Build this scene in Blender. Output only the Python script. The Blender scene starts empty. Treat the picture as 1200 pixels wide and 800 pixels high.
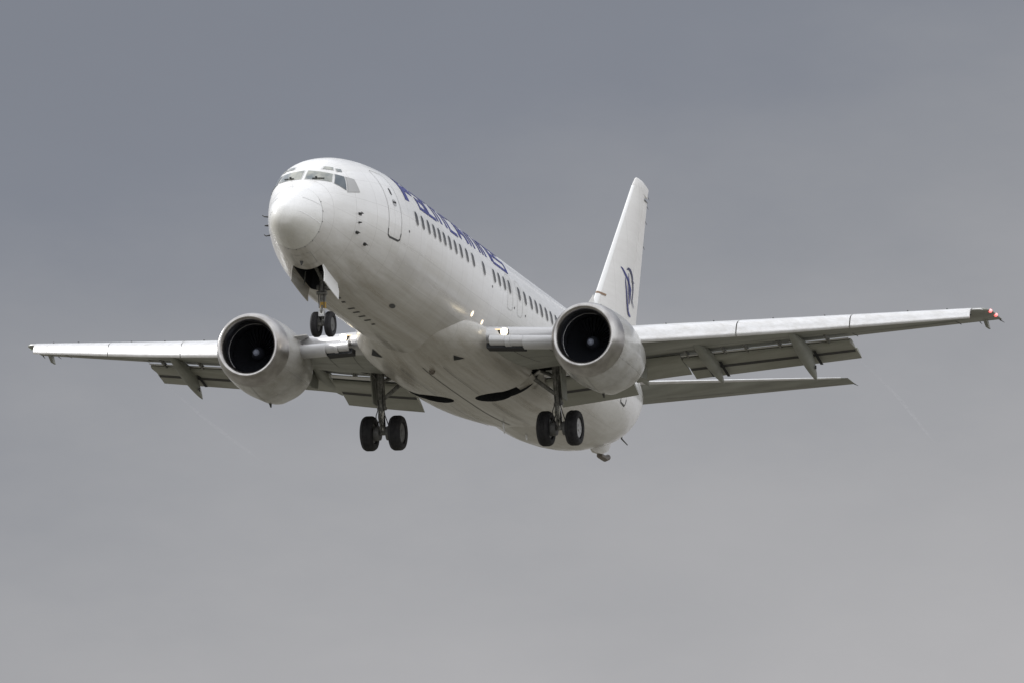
import bpy, bmesh, math, random
import numpy as np
from mathutils import Matrix, Vector
random.seed(7)
C = bpy.context.scene.collection
sc = bpy.context.scene
PI = math.pi
# ------------------------------------------------------------------ camera, attitude
# body axes of the airliner: x aft from the nose, y to starboard, z up
R_CAM = np.array([[0.27655035533356526, -0.9606259333467533, 0.02679024349542799],
                  [0.1984530990392123, 0.029810800016387185, -0.9796569214189774],
                  [0.9402852059064797, 0.27624107656908753, 0.19888338082740878]])   # rows: right, down, forward
CAM_B = np.array([-265.6724223727384, -84.52180159315708, -60.60872265538816])
PITCH = math.radians(4.2)
Ap = np.array([[math.cos(PITCH), 0, math.sin(PITCH)], [0, 1, 0], [-math.sin(PITCH), 0, math.cos(PITCH)]])
fw = Ap @ R_CAM[2]
psi = math.atan2(fw[0], fw[1])
Az = np.array([[math.cos(psi), -math.sin(psi), 0], [math.sin(psi), math.cos(psi), 0], [0, 0, 1]])
A = Az @ Ap
LOC = np.array([0, 0, 1.7]) - A @ CAM_B
cam = bpy.data.objects.new('camera', bpy.data.cameras.new('camera'))
C.objects.link(cam); sc.camera = cam
cr, cu, cb = A @ R_CAM[0], -(A @ R_CAM[1]), -(A @ R_CAM[2])
cam.matrix_world = Matrix(((cr[0], cu[0], cb[0], 0), (cr[1], cu[1], cb[1], 0), (cr[2], cu[2], cb[2], 1.7), (0, 0, 0, 1)))
cam.data.sensor_width = 36; cam.data.lens = 12508.65 / 1200 * 36
cam.data.clip_start = 1; cam.data.clip_end = 60000

# ------------------------------------------------------------------ sky, sun, exposure
to_sun = Vector((-0.83 * cr + 0.38 * cu + (-0.40) * cb))
to_sun.normalize()
sun_el = math.asin(to_sun.z); sun_az = math.atan2(to_sun.x, to_sun.y)
w = bpy.data.worlds.new('World'); sc.world = w; w.use_nodes = True
nt = w.node_tree; nt.nodes.clear()
def N(t, **k):
    n = nt.nodes.new(t)
    for a, b in k.items(): setattr(n, a, b)
    return n
def L(a, b): nt.links.new(a, b)
out = N('ShaderNodeOutputWorld')
sky = N('ShaderNodeTexSky', sky_type='NISHITA', sun_disc=False, sun_elevation=sun_el, sun_rotation=sun_az)
sky.dust_density = 2.0
bg1 = N('ShaderNodeBackground'); bg1.inputs[1].default_value = 0.08; L(sky.outputs[0], bg1.inputs[0])
tc = N('ShaderNodeTexCoord'); sep = N('ShaderNodeSeparateXYZ'); L(tc.outputs['Generated'], sep.inputs[0])
e0 = math.asin(fw[2]); 
def cloud_noise(scale, det, rough):
    mp = N('ShaderNodeMapping'); mp.inputs['Scale'].default_value = (1, 1, 2.2)
    L(tc.outputs['Generated'], mp.inputs[0])
    n = N('ShaderNodeTexNoise'); n.inputs['Scale'].default_value = scale; n.inputs['Detail'].default_value = det
    n.inputs['Roughness'].default_value = rough; L(mp.outputs[0], n.inputs['Vector']); return n
# height in the sky, disturbed by soft cloud shapes
n1 = cloud_noise(16, 6, .58)
ma = N('ShaderNodeMath', operation='MULTIPLY_ADD'); L(n1.outputs[0], ma.inputs[0]); ma.inputs[1].default_value = .050
L(sep.outputs[2], ma.inputs[2])
mx = N('ShaderNodeMath', operation='MULTIPLY_ADD'); L(sep.outputs[0], mx.inputs[0]); mx.inputs[1].default_value = -.24
L(ma.outputs[0], mx.inputs[2])
rp = N('ShaderNodeValToRGB'); L(mx.outputs[0], rp.inputs[0])
s0 = math.sin(e0)
el = rp.color_ramp.elements
def lin(*c): return tuple(((v / 255 + .055) / 1.055) ** 2.4 for v in c) + (1,)
stops = [(s0 - .020, lin(181, 180, 182)), (s0 + .006, lin(167, 167, 170)), (s0 + .030, lin(147, 149, 155)), (s0 + .052, lin(130, 134, 144)), (s0 + .085, lin(124, 128, 138)),
         (.36, (.46, .48, .52, 1)), (.62, (1.0, 1.03, 1.10, 1)), (.95, (1.35, 1.38, 1.45, 1))]
el[0].position, el[0].color = stops[0]; el[1].position, el[1].color = stops[-1]
for p, c in stops[1:-1]:
    e = el.new(p); e.color = c
# the cloud deck is torn and brighter behind the photographer
rb = N('ShaderNodeValToRGB'); L(sep.outputs[1], rb.inputs[0])
rb.color_ramp.elements[0].position = 0; rb.color_ramp.elements[0].color = (1, 1, 1, 1)
rb.color_ramp.elements[1].position = .75; rb.color_ramp.elements[1].color = (0, 0, 0, 1)
n2 = cloud_noise(2.6, 5, .6)
rc = N('ShaderNodeValToRGB'); L(n2.outputs[0], rc.inputs[0])
rc.color_ramp.elements[0].position = .38; rc.color_ramp.elements[0].color = (.80, .82, .86, 1)
rc.color_ramp.elements[1].position = .60; rc.color_ramp.elements[1].color = (1.75, 1.76, 1.78, 1)
mixc = N('ShaderNodeMix', data_type='RGBA'); L(rb.outputs[0], mixc.inputs[0]); L(rp.outputs[0], mixc.inputs[6]); L(rc.outputs[0], mixc.inputs[7])
bg2 = N('ShaderNodeBackground'); L(mixc.outputs[2], bg2.inputs[0]); bg2.inputs[1].default_value = 1.0
ms = N('ShaderNodeMixShader'); ms.inputs[0].default_value = .97
L(bg1.outputs[0], ms.inputs[1]); L(bg2.outputs[0], ms.inputs[2]); L(ms.outputs[0], out.inputs[0])

sun = bpy.data.objects.new('sun', bpy.data.lights.new('sun', 'SUN')); C.objects.link(sun)
sun.data.energy = 2.15; sun.data.angle = math.radians(1.5); sun.data.color = (1, .98, .95)
sun.rotation_euler = to_sun.to_track_quat('Z', 'Y').to_euler()
sc.view_settings.view_transform = 'Standard'; sc.view_settings.look = 'None'
sc.view_settings.exposure = 0; sc.view_settings.gamma = 1; sc.view_settings.use_curve_mapping = False

# ------------------------------------------------------------------ materials
def mat(name, base, rough=.5, metal=0., **kw):
    m = bpy.data.materials.new(name); m.use_nodes = True
    b = m.node_tree.nodes['Principled BSDF']
    b.inputs['Base Color'].default_value = (*base, 1); b.inputs['Roughness'].default_value = rough
    b.inputs['Metallic'].default_value = metal
    for k, v in kw.items(): b.inputs[k.replace('_', ' ')].default_value = v
    return m
class G:
    """small node-graph helper on a material"""
    def __init__(s, m):
        s.t = m.node_tree; s.b = s.t.nodes['Principled BSDF']
    def n(s, t, **k):
        x = s.t.nodes.new(t)
        for a, b in k.items(): setattr(x, a, b)
        return x
    def l(s, a, b): s.t.links.new(a, b)
    def coord(s, scale=(1, 1, 1), rot=(0, 0, 0)):
        c = s.n('ShaderNodeTexCoord'); mp = s.n('ShaderNodeMapping'); mp.inputs['Scale'].default_value = scale
        mp.inputs['Rotation'].default_value = rot; s.l(c.outputs['Object'], mp.inputs[0]); return mp.outputs[0]
    def noise(s, vec, scale, det=4, rough=.55):
        x = s.n('ShaderNodeTexNoise'); s.l(vec, x.inputs['Vector']); x.inputs['Scale'].default_value = scale
        x.inputs['Detail'].default_value = det; x.inputs['Roughness'].default_value = rough; return x.outputs[0]
    def ramp(s, v, stops):
        x = s.n('ShaderNodeValToRGB'); s.l(v, x.inputs[0]); e = x.color_ramp.elements
        f = lambda c: (c, c, c, 1) if isinstance(c, (int, float)) else (*c, 1)
        e[0].position, e[0].color = stops[0][0], f(stops[0][1]); e[1].position, e[1].color = stops[-1][0], f(stops[-1][1])
        for p, c in stops[1:-1]:
            q = e.new(p); q.color = f(c)
        return x.outputs[0]
    def math(s, op, a, b=None, c=None):
        x = s.n('ShaderNodeMath', operation=op)
        for i, v in enumerate((a, b, c)):
            if v is None: continue
            if isinstance(v, (int, float)): x.inputs[i].default_value = v
            else: s.l(v, x.inputs[i])
        return x.outputs[0]
    def mix(s, f, a, b, mode='MIX'):
        x = s.n('ShaderNodeMix', data_type='RGBA', blend_type=mode)
        for i, v in ((0, f), (6, a), (7, b)):
            if isinstance(v, (int, float)): x.inputs[i].default_value = v
            elif isinstance(v, tuple): x.inputs[i].default_value = (*v, 1)
            else: s.l(v, x.inputs[i])
        return x.outputs[2]
    def lines(s, v, period, width):
        """1 on thin seams every PERIOD of V"""
        f = s.math('FRACT', s.math('DIVIDE', v, period))
        d = s.math('ABSOLUTE', s.math('SUBTRACT', f, .5))
        return s.math('GREATER_THAN', d, .5 - width / period / 2)
    def bump(s, h, strength, dist=.01):
        x = s.n('ShaderNodeBump'); s.l(h, x.inputs['Height']); x.inputs['Strength'].default_value = strength
        x.inputs['Distance'].default_value = dist; s.l(x.outputs[0], s.b.inputs['Normal'])

def skin(name, base, grime, grime_amt=.6, rough=.28, seam_x=1.0, seam_w=.02, low=True, streak=(.08, 2.4, 2.4), wav=.35, grime_z=(-1.3, .1), lap=False):
    m = mat(name, base, rough); g = G(m)
    m.node_tree.nodes['Principled BSDF'].inputs['Specular IOR Level'].default_value = .5
    c = g.coord()
    st = g.noise(g.coord(streak), 1.6, 6, .65)
    bl = g.noise(c, .7, 5, .6)
    fine = g.noise(g.coord((.5, 3, 3)), 4, 6, .7)
    dirt = g.ramp(g.math('ADD', g.math('MULTIPLY', st, .8), g.math('MULTIPLY', bl, .2)), [(.36, 0.), (.68, 1.)])
    sp = g.n('ShaderNodeSeparateXYZ'); g.l(c, sp.inputs[0])
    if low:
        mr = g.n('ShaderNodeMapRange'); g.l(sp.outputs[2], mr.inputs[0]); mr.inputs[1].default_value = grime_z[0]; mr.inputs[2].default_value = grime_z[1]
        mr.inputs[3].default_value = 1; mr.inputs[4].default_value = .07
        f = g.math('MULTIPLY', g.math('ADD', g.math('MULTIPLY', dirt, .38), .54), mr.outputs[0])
    else: f = g.math('ADD', g.math('MULTIPLY', dirt, .8), .1)
    f = g.math('MULTIPLY', f, grime_amt)
    col = g.mix(f, base, grime)
    dk = g.ramp(fine, [(.30, .80), (.5, 1.), (1, 1.)])
    col = g.mix(.22, col, dk, 'MULTIPLY')
    seam = g.lines(g.math('ADD', sp.outputs[0], .37), seam_x, seam_w)
    if lap:
        an = g.math('ARCTAN2', sp.outputs[1], g.math('SUBTRACT', sp.outputs[2], .05))
        seam = g.math('MAXIMUM', seam, g.lines(g.math('ADD', an, .11), .44, .008))
        # every skin panel has a tone and a gloss of its own
        cb = g.n('ShaderNodeCombineXYZ'); g.l(g.math('FLOOR', g.math('DIVIDE', g.math('ADD', sp.outputs[0], .37 + seam_x / 2), seam_x * 2)), cb.inputs[0]); g.l(g.math('FLOOR', g.math('ADD', g.math('DIVIDE', g.math('ADD', an, .11), .44), .5)), cb.inputs[1])
        wn = g.n('ShaderNodeTexWhiteNoise'); g.l(cb.outputs[0], wn.inputs[0])
        col = g.mix(1., col, g.ramp(wn.outputs['Value'], [(0, (.93, .925, .91)), (1, (1., 1., 1.))]), 'MULTIPLY')
    col = g.mix(g.math('MULTIPLY', seam, .26), col, (.25, .24, .22))
    g.l(col, g.b.inputs['Base Color'])
    g.l(g.math('ADD', g.math('MULTIPLY', dirt, .18), rough), g.b.inputs['Roughness'])
    g.bump(g.noise(g.coord((1, 1, 1)), 1.5, 3, .5), wav, .03)
    return m
M = {}
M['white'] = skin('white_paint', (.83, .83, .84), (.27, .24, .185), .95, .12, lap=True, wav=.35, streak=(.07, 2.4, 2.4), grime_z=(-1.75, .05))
M['radome'] = skin('radome_paint', (.80, .80, .80), (.42, .40, .33), .7, .20, seam_x=50, wav=.2, streak=(.3, 1.6, 1.6), grime_z=(-1.0, -.45))
M['fin'] = skin('fin_paint', (.80, .79, .78), (.60, .58, .56), .35, .3, seam_x=1.3, low=False)
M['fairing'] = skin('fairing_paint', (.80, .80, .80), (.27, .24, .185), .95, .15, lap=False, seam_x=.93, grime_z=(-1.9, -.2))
M['wing'] = skin('wing_grey_paint', (.33, .34, .31), (.17, .17, .15), .8, .42, seam_x=1.1, low=False, streak=(.9, .25, 1))
M['flap'] = skin('flap_grey_paint', (.38, .385, .35), (.22, .22, .18), .8, .45, seam_x=40, low=False, streak=(1.2, .3, 1))
M['cowl'] = skin('cowl_grey_paint', (.56, .56, .56), (.25, .235, .20), .9, .14, seam_x=40, low=False, streak=(.6, 1.3, 1.3), wav=.5)
M['alu'] = mat('polished_aluminium', (.70, .70, .71), .34, .75)
g = G(M['alu']); f = g.ramp(g.noise(g.coord((2.2, .5, 2)), 3, 6, .7), [(.3, (.60, .59, .58)), (.6, (.74, .74, .75))]); g.l(f, g.b.inputs['Base Color'])
g.l(g.math('ADD', g.math('MULTIPLY', g.noise(g.coord((2, .4, 2)), 5, 4), .22), .26), g.b.inputs['Roughness']); g.bump(g.noise(g.coord((.6, .6, .6)), 3), .15, .01)
M['rootalu'] = mat('satin_painted_edge', (.56, .56, .57), .42, .3)
M['lip'] = mat('brushed_steel_lip', (.45, .44, .44), .30, 1.)
g = G(M['lip']); f = g.ramp(g.noise(g.coord((1, 1, 1)), 3, 5), [(.35, (.36, .345, .34)), (.65, (.50, .49, .48))]); g.l(f, g.b.inputs['Base Color'])
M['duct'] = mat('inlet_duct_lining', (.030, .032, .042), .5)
M['black'] = mat('dark_bay_interior', (.012, .013, .016), .7)
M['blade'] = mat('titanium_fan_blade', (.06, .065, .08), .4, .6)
M['spin'] = mat('spinner_paint', (.02, .022, .03), .5)
M['spinw'] = mat('spinner_pale_tip', (.20, .22, .28), .5)
M['finle'] = mat('white_leading_edge', (.84, .84, .84), .3, .1)
M['strip'] = mat('strip_white', (.86, .86, .86), .4)
M['rubber'] = mat('tyre_rubber', (.022, .022, .024), .75)
g = G(M['rubber']); f = g.ramp(g.noise(g.coord(), 9, 4), [(.35, (.008, .008, .011)), (.7, (.022, .021, .023))]); g.l(f, g.b.inputs['Base Color'])
M['rim'] = mat('wheel_alloy', (.45, .45, .46), .45, .3)
M['rimdark'] = mat('dark_wheel_alloy', (.13, .13, .13), .55, .2)  # darker alloy for most hubs and the brakes
M['gear'] = mat('landing_gear_grey', (.20, .20, .195), .5)
g = G(M['gear']); f = g.ramp(g.noise(g.coord(), 7, 5, .7), [(.35, (.07, .07, .065)), (.7, (.30, .295, .28))]); g.l(f, g.b.inputs['Base Color'])
M['chrome'] = mat('oleo_chrome', (.7, .7, .7), .2, 1)
M['hose'] = mat('hydraulic_hose', (.02, .02, .02), .5)
M['yellow'] = mat('tow_collar_yellow', (.42, .25, .03), .5)
M['glass'] = mat('cockpit_glass', (.22, .235, .24), .12, .25)
g = G(M['glass']); f = g.ramp(g.noise(g.coord((1, 1.4, 1)), 2.2, 2), [(.35, (.16, .18, .19)), (.65, (.42, .42, .37))]); g.l(f, g.b.inputs['Base Color'])
M['glassd'] = mat('side_glass', (.10, .12, .14), .1, .2); M['glassl'] = mat('pale_reflection_glass', (.42, .42, .42), .15, .2)  # dark and pale pane tones stand in for differing reflections
M['pane'] = mat('cabin_window_pane', (.05, .05, .053), .12)
M['surround'] = mat('window_surround', (.60, .60, .59), .4, .2)
M['blue'] = mat('livery_blue', (.035, .042, .20), .45, Specular_IOR_Level=.25)
M['navy'] = mat('emblem_navy', (.03, .035, .11), .45, Specular_IOR_Level=.25)
M['seam'] = mat('door_seal_grey', (.44, .44, .43), .5)
M['darkseam'] = mat('dark_gap', (.06, .06, .06), .6)
M['antenna'] = mat('antenna_dark', (.05, .05, .05), .4, .3)
M['bronze'] = mat('bare_leading_edge_stain', (.26, .17, .11), .5)
M['exhaust'] = mat('exhaust_heat_metal', (.16, .14, .12), .45, .8)
def emit(name, col, s):
    m = mat(name, (.8, .8, .8), .3); b = m.node_tree.nodes['Principled BSDF']
    b.inputs['Emission Color'].default_value = (*col, 1); b.inputs['Emission Strength'].default_value = s; return m
M['lamp'] = emit('landing_lamp_lit', (1, .84, .55), 4.0)
M['lamphalo'] = emit('landing_lamp_halo', (1, .62, .22), 1.2)  # glowing orange strip imitating the halo round the lamp
M['redlamp'] = emit('port_navigation_lamp', (1, .04, .04), 1.2)
M['redcore'] = emit('port_navigation_bulb', (1, .22, .20), 1.6)
M['smalllamp'] = emit('inspection_lamp_lit', (1, .82, .55), 1.4)
M['greenlamp'] = emit('starboard_navigation_lamp', (.05, 1, .3), .05)

# ------------------------------------------------------------------ mesh helpers
AIR = bpy.data.objects.new('airliner', None); C.objects.link(AIR)
AIR['label'] = 'white twin-engine passenger jet on landing approach with wheels and flaps down'
AIR['category'] = 'airliner'
AIR.matrix_world = Matrix([[*A[0], LOC[0]], [*A[1], LOC[1]], [*A[2], LOC[2]], [0, 0, 0, 1]])

class MB:
    def __init__(s): s.v = []; s.f = []; s.m = []
    def add(s, vs, fs, mi=0):
        o = len(s.v); s.v += [tuple(float(c) for c in p) for p in vs]; s.f += [tuple(i + o for i in f) for f in fs]; s.m += [mi] * len(fs); return s
    def loft(s, rings, closed=True, cap0=True, cap1=True, mi=0):
        n = len(rings[0]); vs = [p for r in rings for p in r]; fs = []
        for i in range(len(rings) - 1):
            for j in range(n if closed else n - 1):
                k = (j + 1) % n; fs.append((i * n + j, i * n + k, (i + 1) * n + k, (i + 1) * n + j))
        if cap0: fs.append(tuple(range(n - 1, -1, -1)))
        if cap1: fs.append(tuple(range((len(rings) - 1) * n, len(rings) * n)))
        return s.add(vs, fs, mi)
    def tube(s, pts, rad, n=14, mi=0, caps=True):
        """tube through pts; rad a number or one per point"""
        pts = [Vector(p) for p in pts]; rad = [rad] * len(pts) if isinstance(rad, (int, float)) else rad
        rings = []
        for i, p in enumerate(pts):
            d = (pts[min(i + 1, len(pts) - 1)] - pts[max(i - 1, 0)])
            if d.length < 1e-6: d = Vector((0, 0, 1))
            d.normalize(); a = Vector((0, 1, 0)) if abs(d.y) < .9 else Vector((1, 0, 0))
            u = d.cross(a).normalized(); v = d.cross(u)
            rings.append([p + (u * math.cos(t) + v * math.sin(t)) * rad[i] for t in [2 * PI * k / n for k in range(n)]])
        return s.loft(rings, True, caps, caps, mi)
    def lathe(s, prof, c, axis='x', n=48, mi=0, close=False):
        """prof: (along, radius) pairs about an axis through c"""
        rings = []
        for a, r in prof:
            ring = []
            for k in range(n):
                t = 2 * PI * k / n; p, q = r * math.cos(t), r * math.sin(t)
                ring.append((c[0] + a, c[1] + p, c[2] + q) if axis == 'x' else (c[0] + p, c[1] + a, c[2] + q) if axis == 'y' else (c[0] + p, c[1] + q, c[2] + a))
            rings.append(ring)
        if close: rings.append(rings[0])
        return s.loft(rings, True, not close and prof[0][1] > 1e-4, not close and prof[-1][1] > 1e-4, mi)
    def slab(s, quad, th, mi=0):
        """plate over a planar polygon, thickness th along its normal"""
        q = [Vector(p) for p in quad]; nrm = (q[1] - q[0]).cross(q[2] - q[0]).normalized() * th / 2
        return s.loft([[p - nrm for p in q], [p + nrm for p in q]], True, True, True, mi)
    def build(s, name, mats, parent, angle=35, smooth=True):
        me = bpy.data.meshes.new(name); me.from_pydata(s.v, [], s.f)
        mats = mats if isinstance(mats, (list, tuple)) else [mats]
        for m in mats: me.materials.append(m)
        me.polygons.foreach_set('material_index', s.m)
        bm = bmesh.new(); bm.from_mesh(me)
        bmesh.ops.remove_doubles(bm, verts=bm.verts, dist=1e-5)
        bmesh.ops.recalc_face_normals(bm, faces=bm.faces); bm.to_mesh(me); bm.free()
        if smooth:
            me.polygons.foreach_set('use_smooth', [True] * len(me.polygons)); me.set_sharp_from_angle(angle=math.radians(angle))
        o = bpy.data.objects.new(name, me); C.objects.link(o); o.parent = parent
        return o
def cut(o, cutters):
    """boolean difference, result baked into o's mesh"""
    tmp = []
    for mb in cutters:
        c = mb.build('cutter', M['black'], None, smooth=False); c.parent = o.parent; tmp.append(c)
        md = o.modifiers.new('b', 'BOOLEAN'); md.operation = 'DIFFERENCE'; md.object = c; md.solver = 'EXACT'; md.material_mode = 'TRANSFER'
    bpy.context.view_layer.update()
    dg = bpy.context.evaluated_depsgraph_get()
    me = bpy.data.meshes.new_from_object(o.evaluated_get(dg), preserve_all_data_layers=True, depsgraph=dg)
    o.modifiers.clear(); o.data = me
    for c in tmp: bpy.data.objects.remove(c)
def pchip(xs, ys, x):
    xs = np.asarray(xs, float); ys = np.asarray(ys, float); h = np.diff(xs); d = np.diff(ys) / h; m = np.zeros_like(ys)
    for i in range(1, len(xs) - 1):
        if d[i - 1] * d[i] > 0:
            w1 = 2 * h[i] + h[i - 1]; w2 = h[i] + 2 * h[i - 1]; m[i] = (w1 + w2) / (w1 / d[i - 1] + w2 / d[i])
    m[0] = d[0]; m[-1] = d[-1]
    i = int(np.clip(np.searchsorted(xs, x, side='right') - 1, 0, len(h) - 1)); t = (x - xs[i]) / h[i]
    return float((2*t**3-3*t**2+1)*ys[i] + (t**3-2*t**2+t)*h[i]*m[i] + (-2*t**3+3*t**2)*ys[i+1] + (t**3-t**2)*h[i]*m[i+1])

# ------------------------------------------------------------------ ground far below (lights the belly)
me = bpy.data.meshes.new('ground'); s_ = 15000
me.from_pydata([(-s_, -s_, 0), (s_, -s_, 0), (s_, s_, 0), (-s_, s_, 0)], [], [(0, 1, 2, 3)])
gm = mat('dry_grass_ground', (.30, .29, .18), .9); g = G(gm)
f = g.ramp(g.noise(g.coord((.02, .02, .02)), 1, 6, .65), [(.35, (.084, .080, .058)), (.5, (.115, .107, .084)), (.65, (.16, .15, .13))]); g.l(f, g.b.inputs['Base Color'])
me.materials.append(gm); o = bpy.data.objects.new('ground', me); C.objects.link(o); o['kind'] = 'structure'

# ------------------------------------------------------------------ fuselage shape
T = np.array([(0,-.76,-.76,-.76,0),(.02,-.757,-.63,-.88,.12),(.08,-.75,-.51,-.98,.235),(.25,-.73,-.32,-1.12,.39),(.5,-.69,-.13,-1.24,.52),(1,-.60,.16,-1.43,.71),
 (1.5,-.50,.42,-1.60,.88),(2,-.41,.88,-1.72,1.05),(2.5,-.32,1.20,-1.82,1.21),(3,-.24,1.41,-1.90,1.36),(4,-.1,1.66,-2.02,1.61),(5,-.03,1.80,-2.10,1.78),
 (6,0,1.87,-2.14,1.86),(7,0,1.88,-2.15,1.88),(22,0,1.88,-2.15,1.88),(24.5,.0,1.88,-2.15,1.88),(26,.05,1.88,-2.05,1.85),(28,.15,1.88,-1.79,1.73),
 (30,.35,1.86,-1.36,1.48),(32,.6,1.8,-.80,1.09),(34,1.0,1.66,.12,.60),(35.2,1.3,1.45,1.15,.2)])
def fprof(x): return [pchip(T[:, 0], T[:, k], x) for k in (1, 2, 3, 4)]
def fexp(x): return 2 + .40 * math.exp(-((x - 2.3) / 1.1) ** 2), 2 - .18 * math.exp(-((x - 2.4) / 1.3) ** 2)
def fpt(x, th, off=0.):
    zc, zt, zb, w_ = fprof(x); c, s = math.cos(th), math.sin(th); nu, nl = fexp(x); n = nu if c > 0 else nl
    hh = (zt - zc) if c > 0 else (zc - zb)
    p = Vector((x, w_ * math.copysign(abs(s) ** (2 / n), s), zc + hh * math.copysign(abs(c) ** (2 / n), c)))
    if off:
        nr = Vector((0, (p.y / w_) / w_ if w_ > 1e-3 else 0, (p.z - zc) / hh / hh))
        q = fprof(x + .03); nr = nr.normalized() if nr.length > 0 else Vector((0, 0, 1)); nr.x = -(q[3] - w_) / .03 * abs(s) - ((q[1] - zt) if c > 0 else (zb - q[2])) / .03 * abs(c)
        p += nr.normalized() * off
    return p
def fth(x, z, side):
    zc, zt, zb, w_ = fprof(x); nu, nl = fexp(x)
    c = (z - zc) / (zt - zc) if z > zc else (z - zc) / (zc - zb)
    n = nu if c > 0 else nl
    return side * math.acos(max(-1, min(1, math.copysign(abs(c) ** (n / 2), c))))
def fthy(x, y, low=True):
    zc, zt, zb, w_ = fprof(x); nu, nl = fexp(x); n = nl if low else nu
    s = math.copysign(min(1, abs(y / w_)) ** (n / 2), y); a = math.asin(s)
    return (PI - a) if low else a
def surf(x, z, side, off=0.): return fpt(x, fth(x, z, side), off)
xs = list(np.concatenate([np.linspace(.16, 1, 26) ** 2 * 3.0, np.arange(3.15, 8, .2), np.arange(8.2, 22, .5), np.arange(22.2, 35.2, .3), [35.2]]))
NT = 96
radx = [x for x in xs if x < 1.12]
def ring(x, off=0.): return [fpt(x, 2 * PI * k / NT, 0) for k in range(NT)]
SPLIT = 1.14
mb = MB()
fx = [SPLIT] + [x for x in xs if x > SPLIT + .02]
mb.loft([ring(x) for x in fx])
fus = mb.build('fuselage', M['white'], AIR)
mb = MB(); rr = [ring(x) for x in radx] + [ring(SPLIT - .012)]
mb.loft(rr, cap0=False); mb.add([fpt(0, 0)] + rr[0], [(0, i + 1, (i + 1) % NT + 1) for i in range(NT)])
rad = mb.build('radome', M['radome'], AIR)

def box(x0, x1, y0, y1, z0, z1, mi=0, mb=None):
    mb = mb or MB()
    return mb.loft([[(x0, y0, z0), (x0, y1, z0), (x0, y1, z1), (x0, y0, z1)], [(x1, y0, z0), (x1, y1, z0), (x1, y1, z1), (x1, y0, z1)]], mi=mi)
# wing-body fairing
FT = np.array([(11.0, 1.2, -2.06), (12.0, 1.55, -2.18), (13.0, 1.86, -2.27), (14.5, 2.02, -2.33), (17, 2.06, -2.35), (19, 2.04, -2.34), (20.5, 1.92, -2.29), (22, 1.6, -2.19), (23.4, 1.15, -2.06)])
mb = MB(); rings = []
for x in np.linspace(11.0, 23.4, 50):
    hw, zb = pchip(FT[:, 0], FT[:, 1], x), pchip(FT[:, 0], FT[:, 2], x); r_ = []
    for k in range(48):
        t = 2 * PI * k / 48; c, s = math.cos(t), math.sin(t); n_ = 2.5
        r_.append((x, hw * math.copysign(abs(s) ** (2 / n_), s), -1.35 + (abs(zb + 1.35) if c < 0 else .40) * math.copysign(abs(c) ** (2 / n_), c)))
    rings.append(r_)
mb.loft(rings); fair = mb.build('belly_fairing', M['fairing'], AIR)
wells = []
for sg in (1, -1):
    wells.append(lambda sg=sg: MB().lathe([(-2.9, .53), (-1.75, .53)], (17.45, .86 * sg, 0), 'z', 40))
    def slot(sg=sg):
        mb = MB(); a = [(17.05, 1.1), (17.80, 1.1), (17.85, 2.35), (17.25, 2.35)]
        return mb.loft([[(x, y * sg, -2.9) for x, y in a], [(x, y * sg, -1.50) for x, y in a]])
    wells.append(slot)
cut(fair, [f() for f in wells])
cut(fus, [box(2.30, 3.98, -.40, .40, -2.6, -1.15)] + [f() for f in wells])

# ------------------------------------------------------------------ things on the skin
def patch(corners, side, off=.006, nu=8, nv=8, th=.006):
    """sheet over four (x, z) corners of the skin: TL TR BR BL"""
    A_ = [Vector((x, fth(x, z, side), 0)) for x, z in corners]; mb = MB(); vs = []; vs2 = []
    for j in range(nv + 1):
        for i in range(nu + 1):
            u, v = i / nu, j / nv; p = (A_[0] * (1 - u) + A_[1] * u) * (1 - v) + (A_[3] * (1 - u) + A_[2] * u) * v
            vs.append(fpt(p.x, p.y, off)); vs2.append(fpt(p.x, p.y, off - th))
    n = nu + 1; fs = [(j * n + i, j * n + i + 1, (j + 1) * n + i + 1, (j + 1) * n + i) for j in range(nv) for i in range(nu)]
    return mb.add(vs, fs)
def ribbon(path, side, width, off=.005, mb=None, closed=False, mi=0):
    """thin line on the skin through (x, z) points"""
    mb = mb or MB(); pts = []
    path = list(path) + ([path[0]] if closed else [])
    for (a, b) in zip(path, path[1:]):
        k = max(2, int(math.hypot(a[0] - b[0], a[1] - b[1]) / .08))
        pts += [(a[0] + (b[0] - a[0]) * i / k, a[1] + (b[1] - a[1]) * i / k) for i in range(k)]
    pts.append(path[-1]); P = [surf(x, z, side, off) for x, z in pts]; vs = []
    for i, p in enumerate(P):
        d = (P[min(i + 1, len(P) - 1)] - P[max(i - 1, 0)]).normalized(); zc, zt, zb, w_ = fprof(p.x)
        nr = Vector((0, p.y / w_ ** 2, (p.z - zc) / (zt - zc) ** 2)).normalized(); sdir = d.cross(nr).normalized() * width / 2
        vs += [p + sdir, p - sdir]
    return mb.add(vs, [(2 * i, 2 * i + 1, 2 * i + 3, 2 * i + 2) for i in range(len(P) - 1)], mi)
def rrect(x0, x1, z0, z1, r, n=5, lean=0.):
    out_ = []
    for cx, cz, a0 in ((x1 - r, z1 - r, 0), (x0 + r, z1 - r, 90), (x0 + r, z0 + r, 180), (x1 - r, z0 + r, 270)):
        for k in range(n + 1):
            a = math.radians(a0 + 90 * k / n); out_.append((cx + r * math.cos(a), cz + r * math.sin(a)))
    return out_
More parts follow.
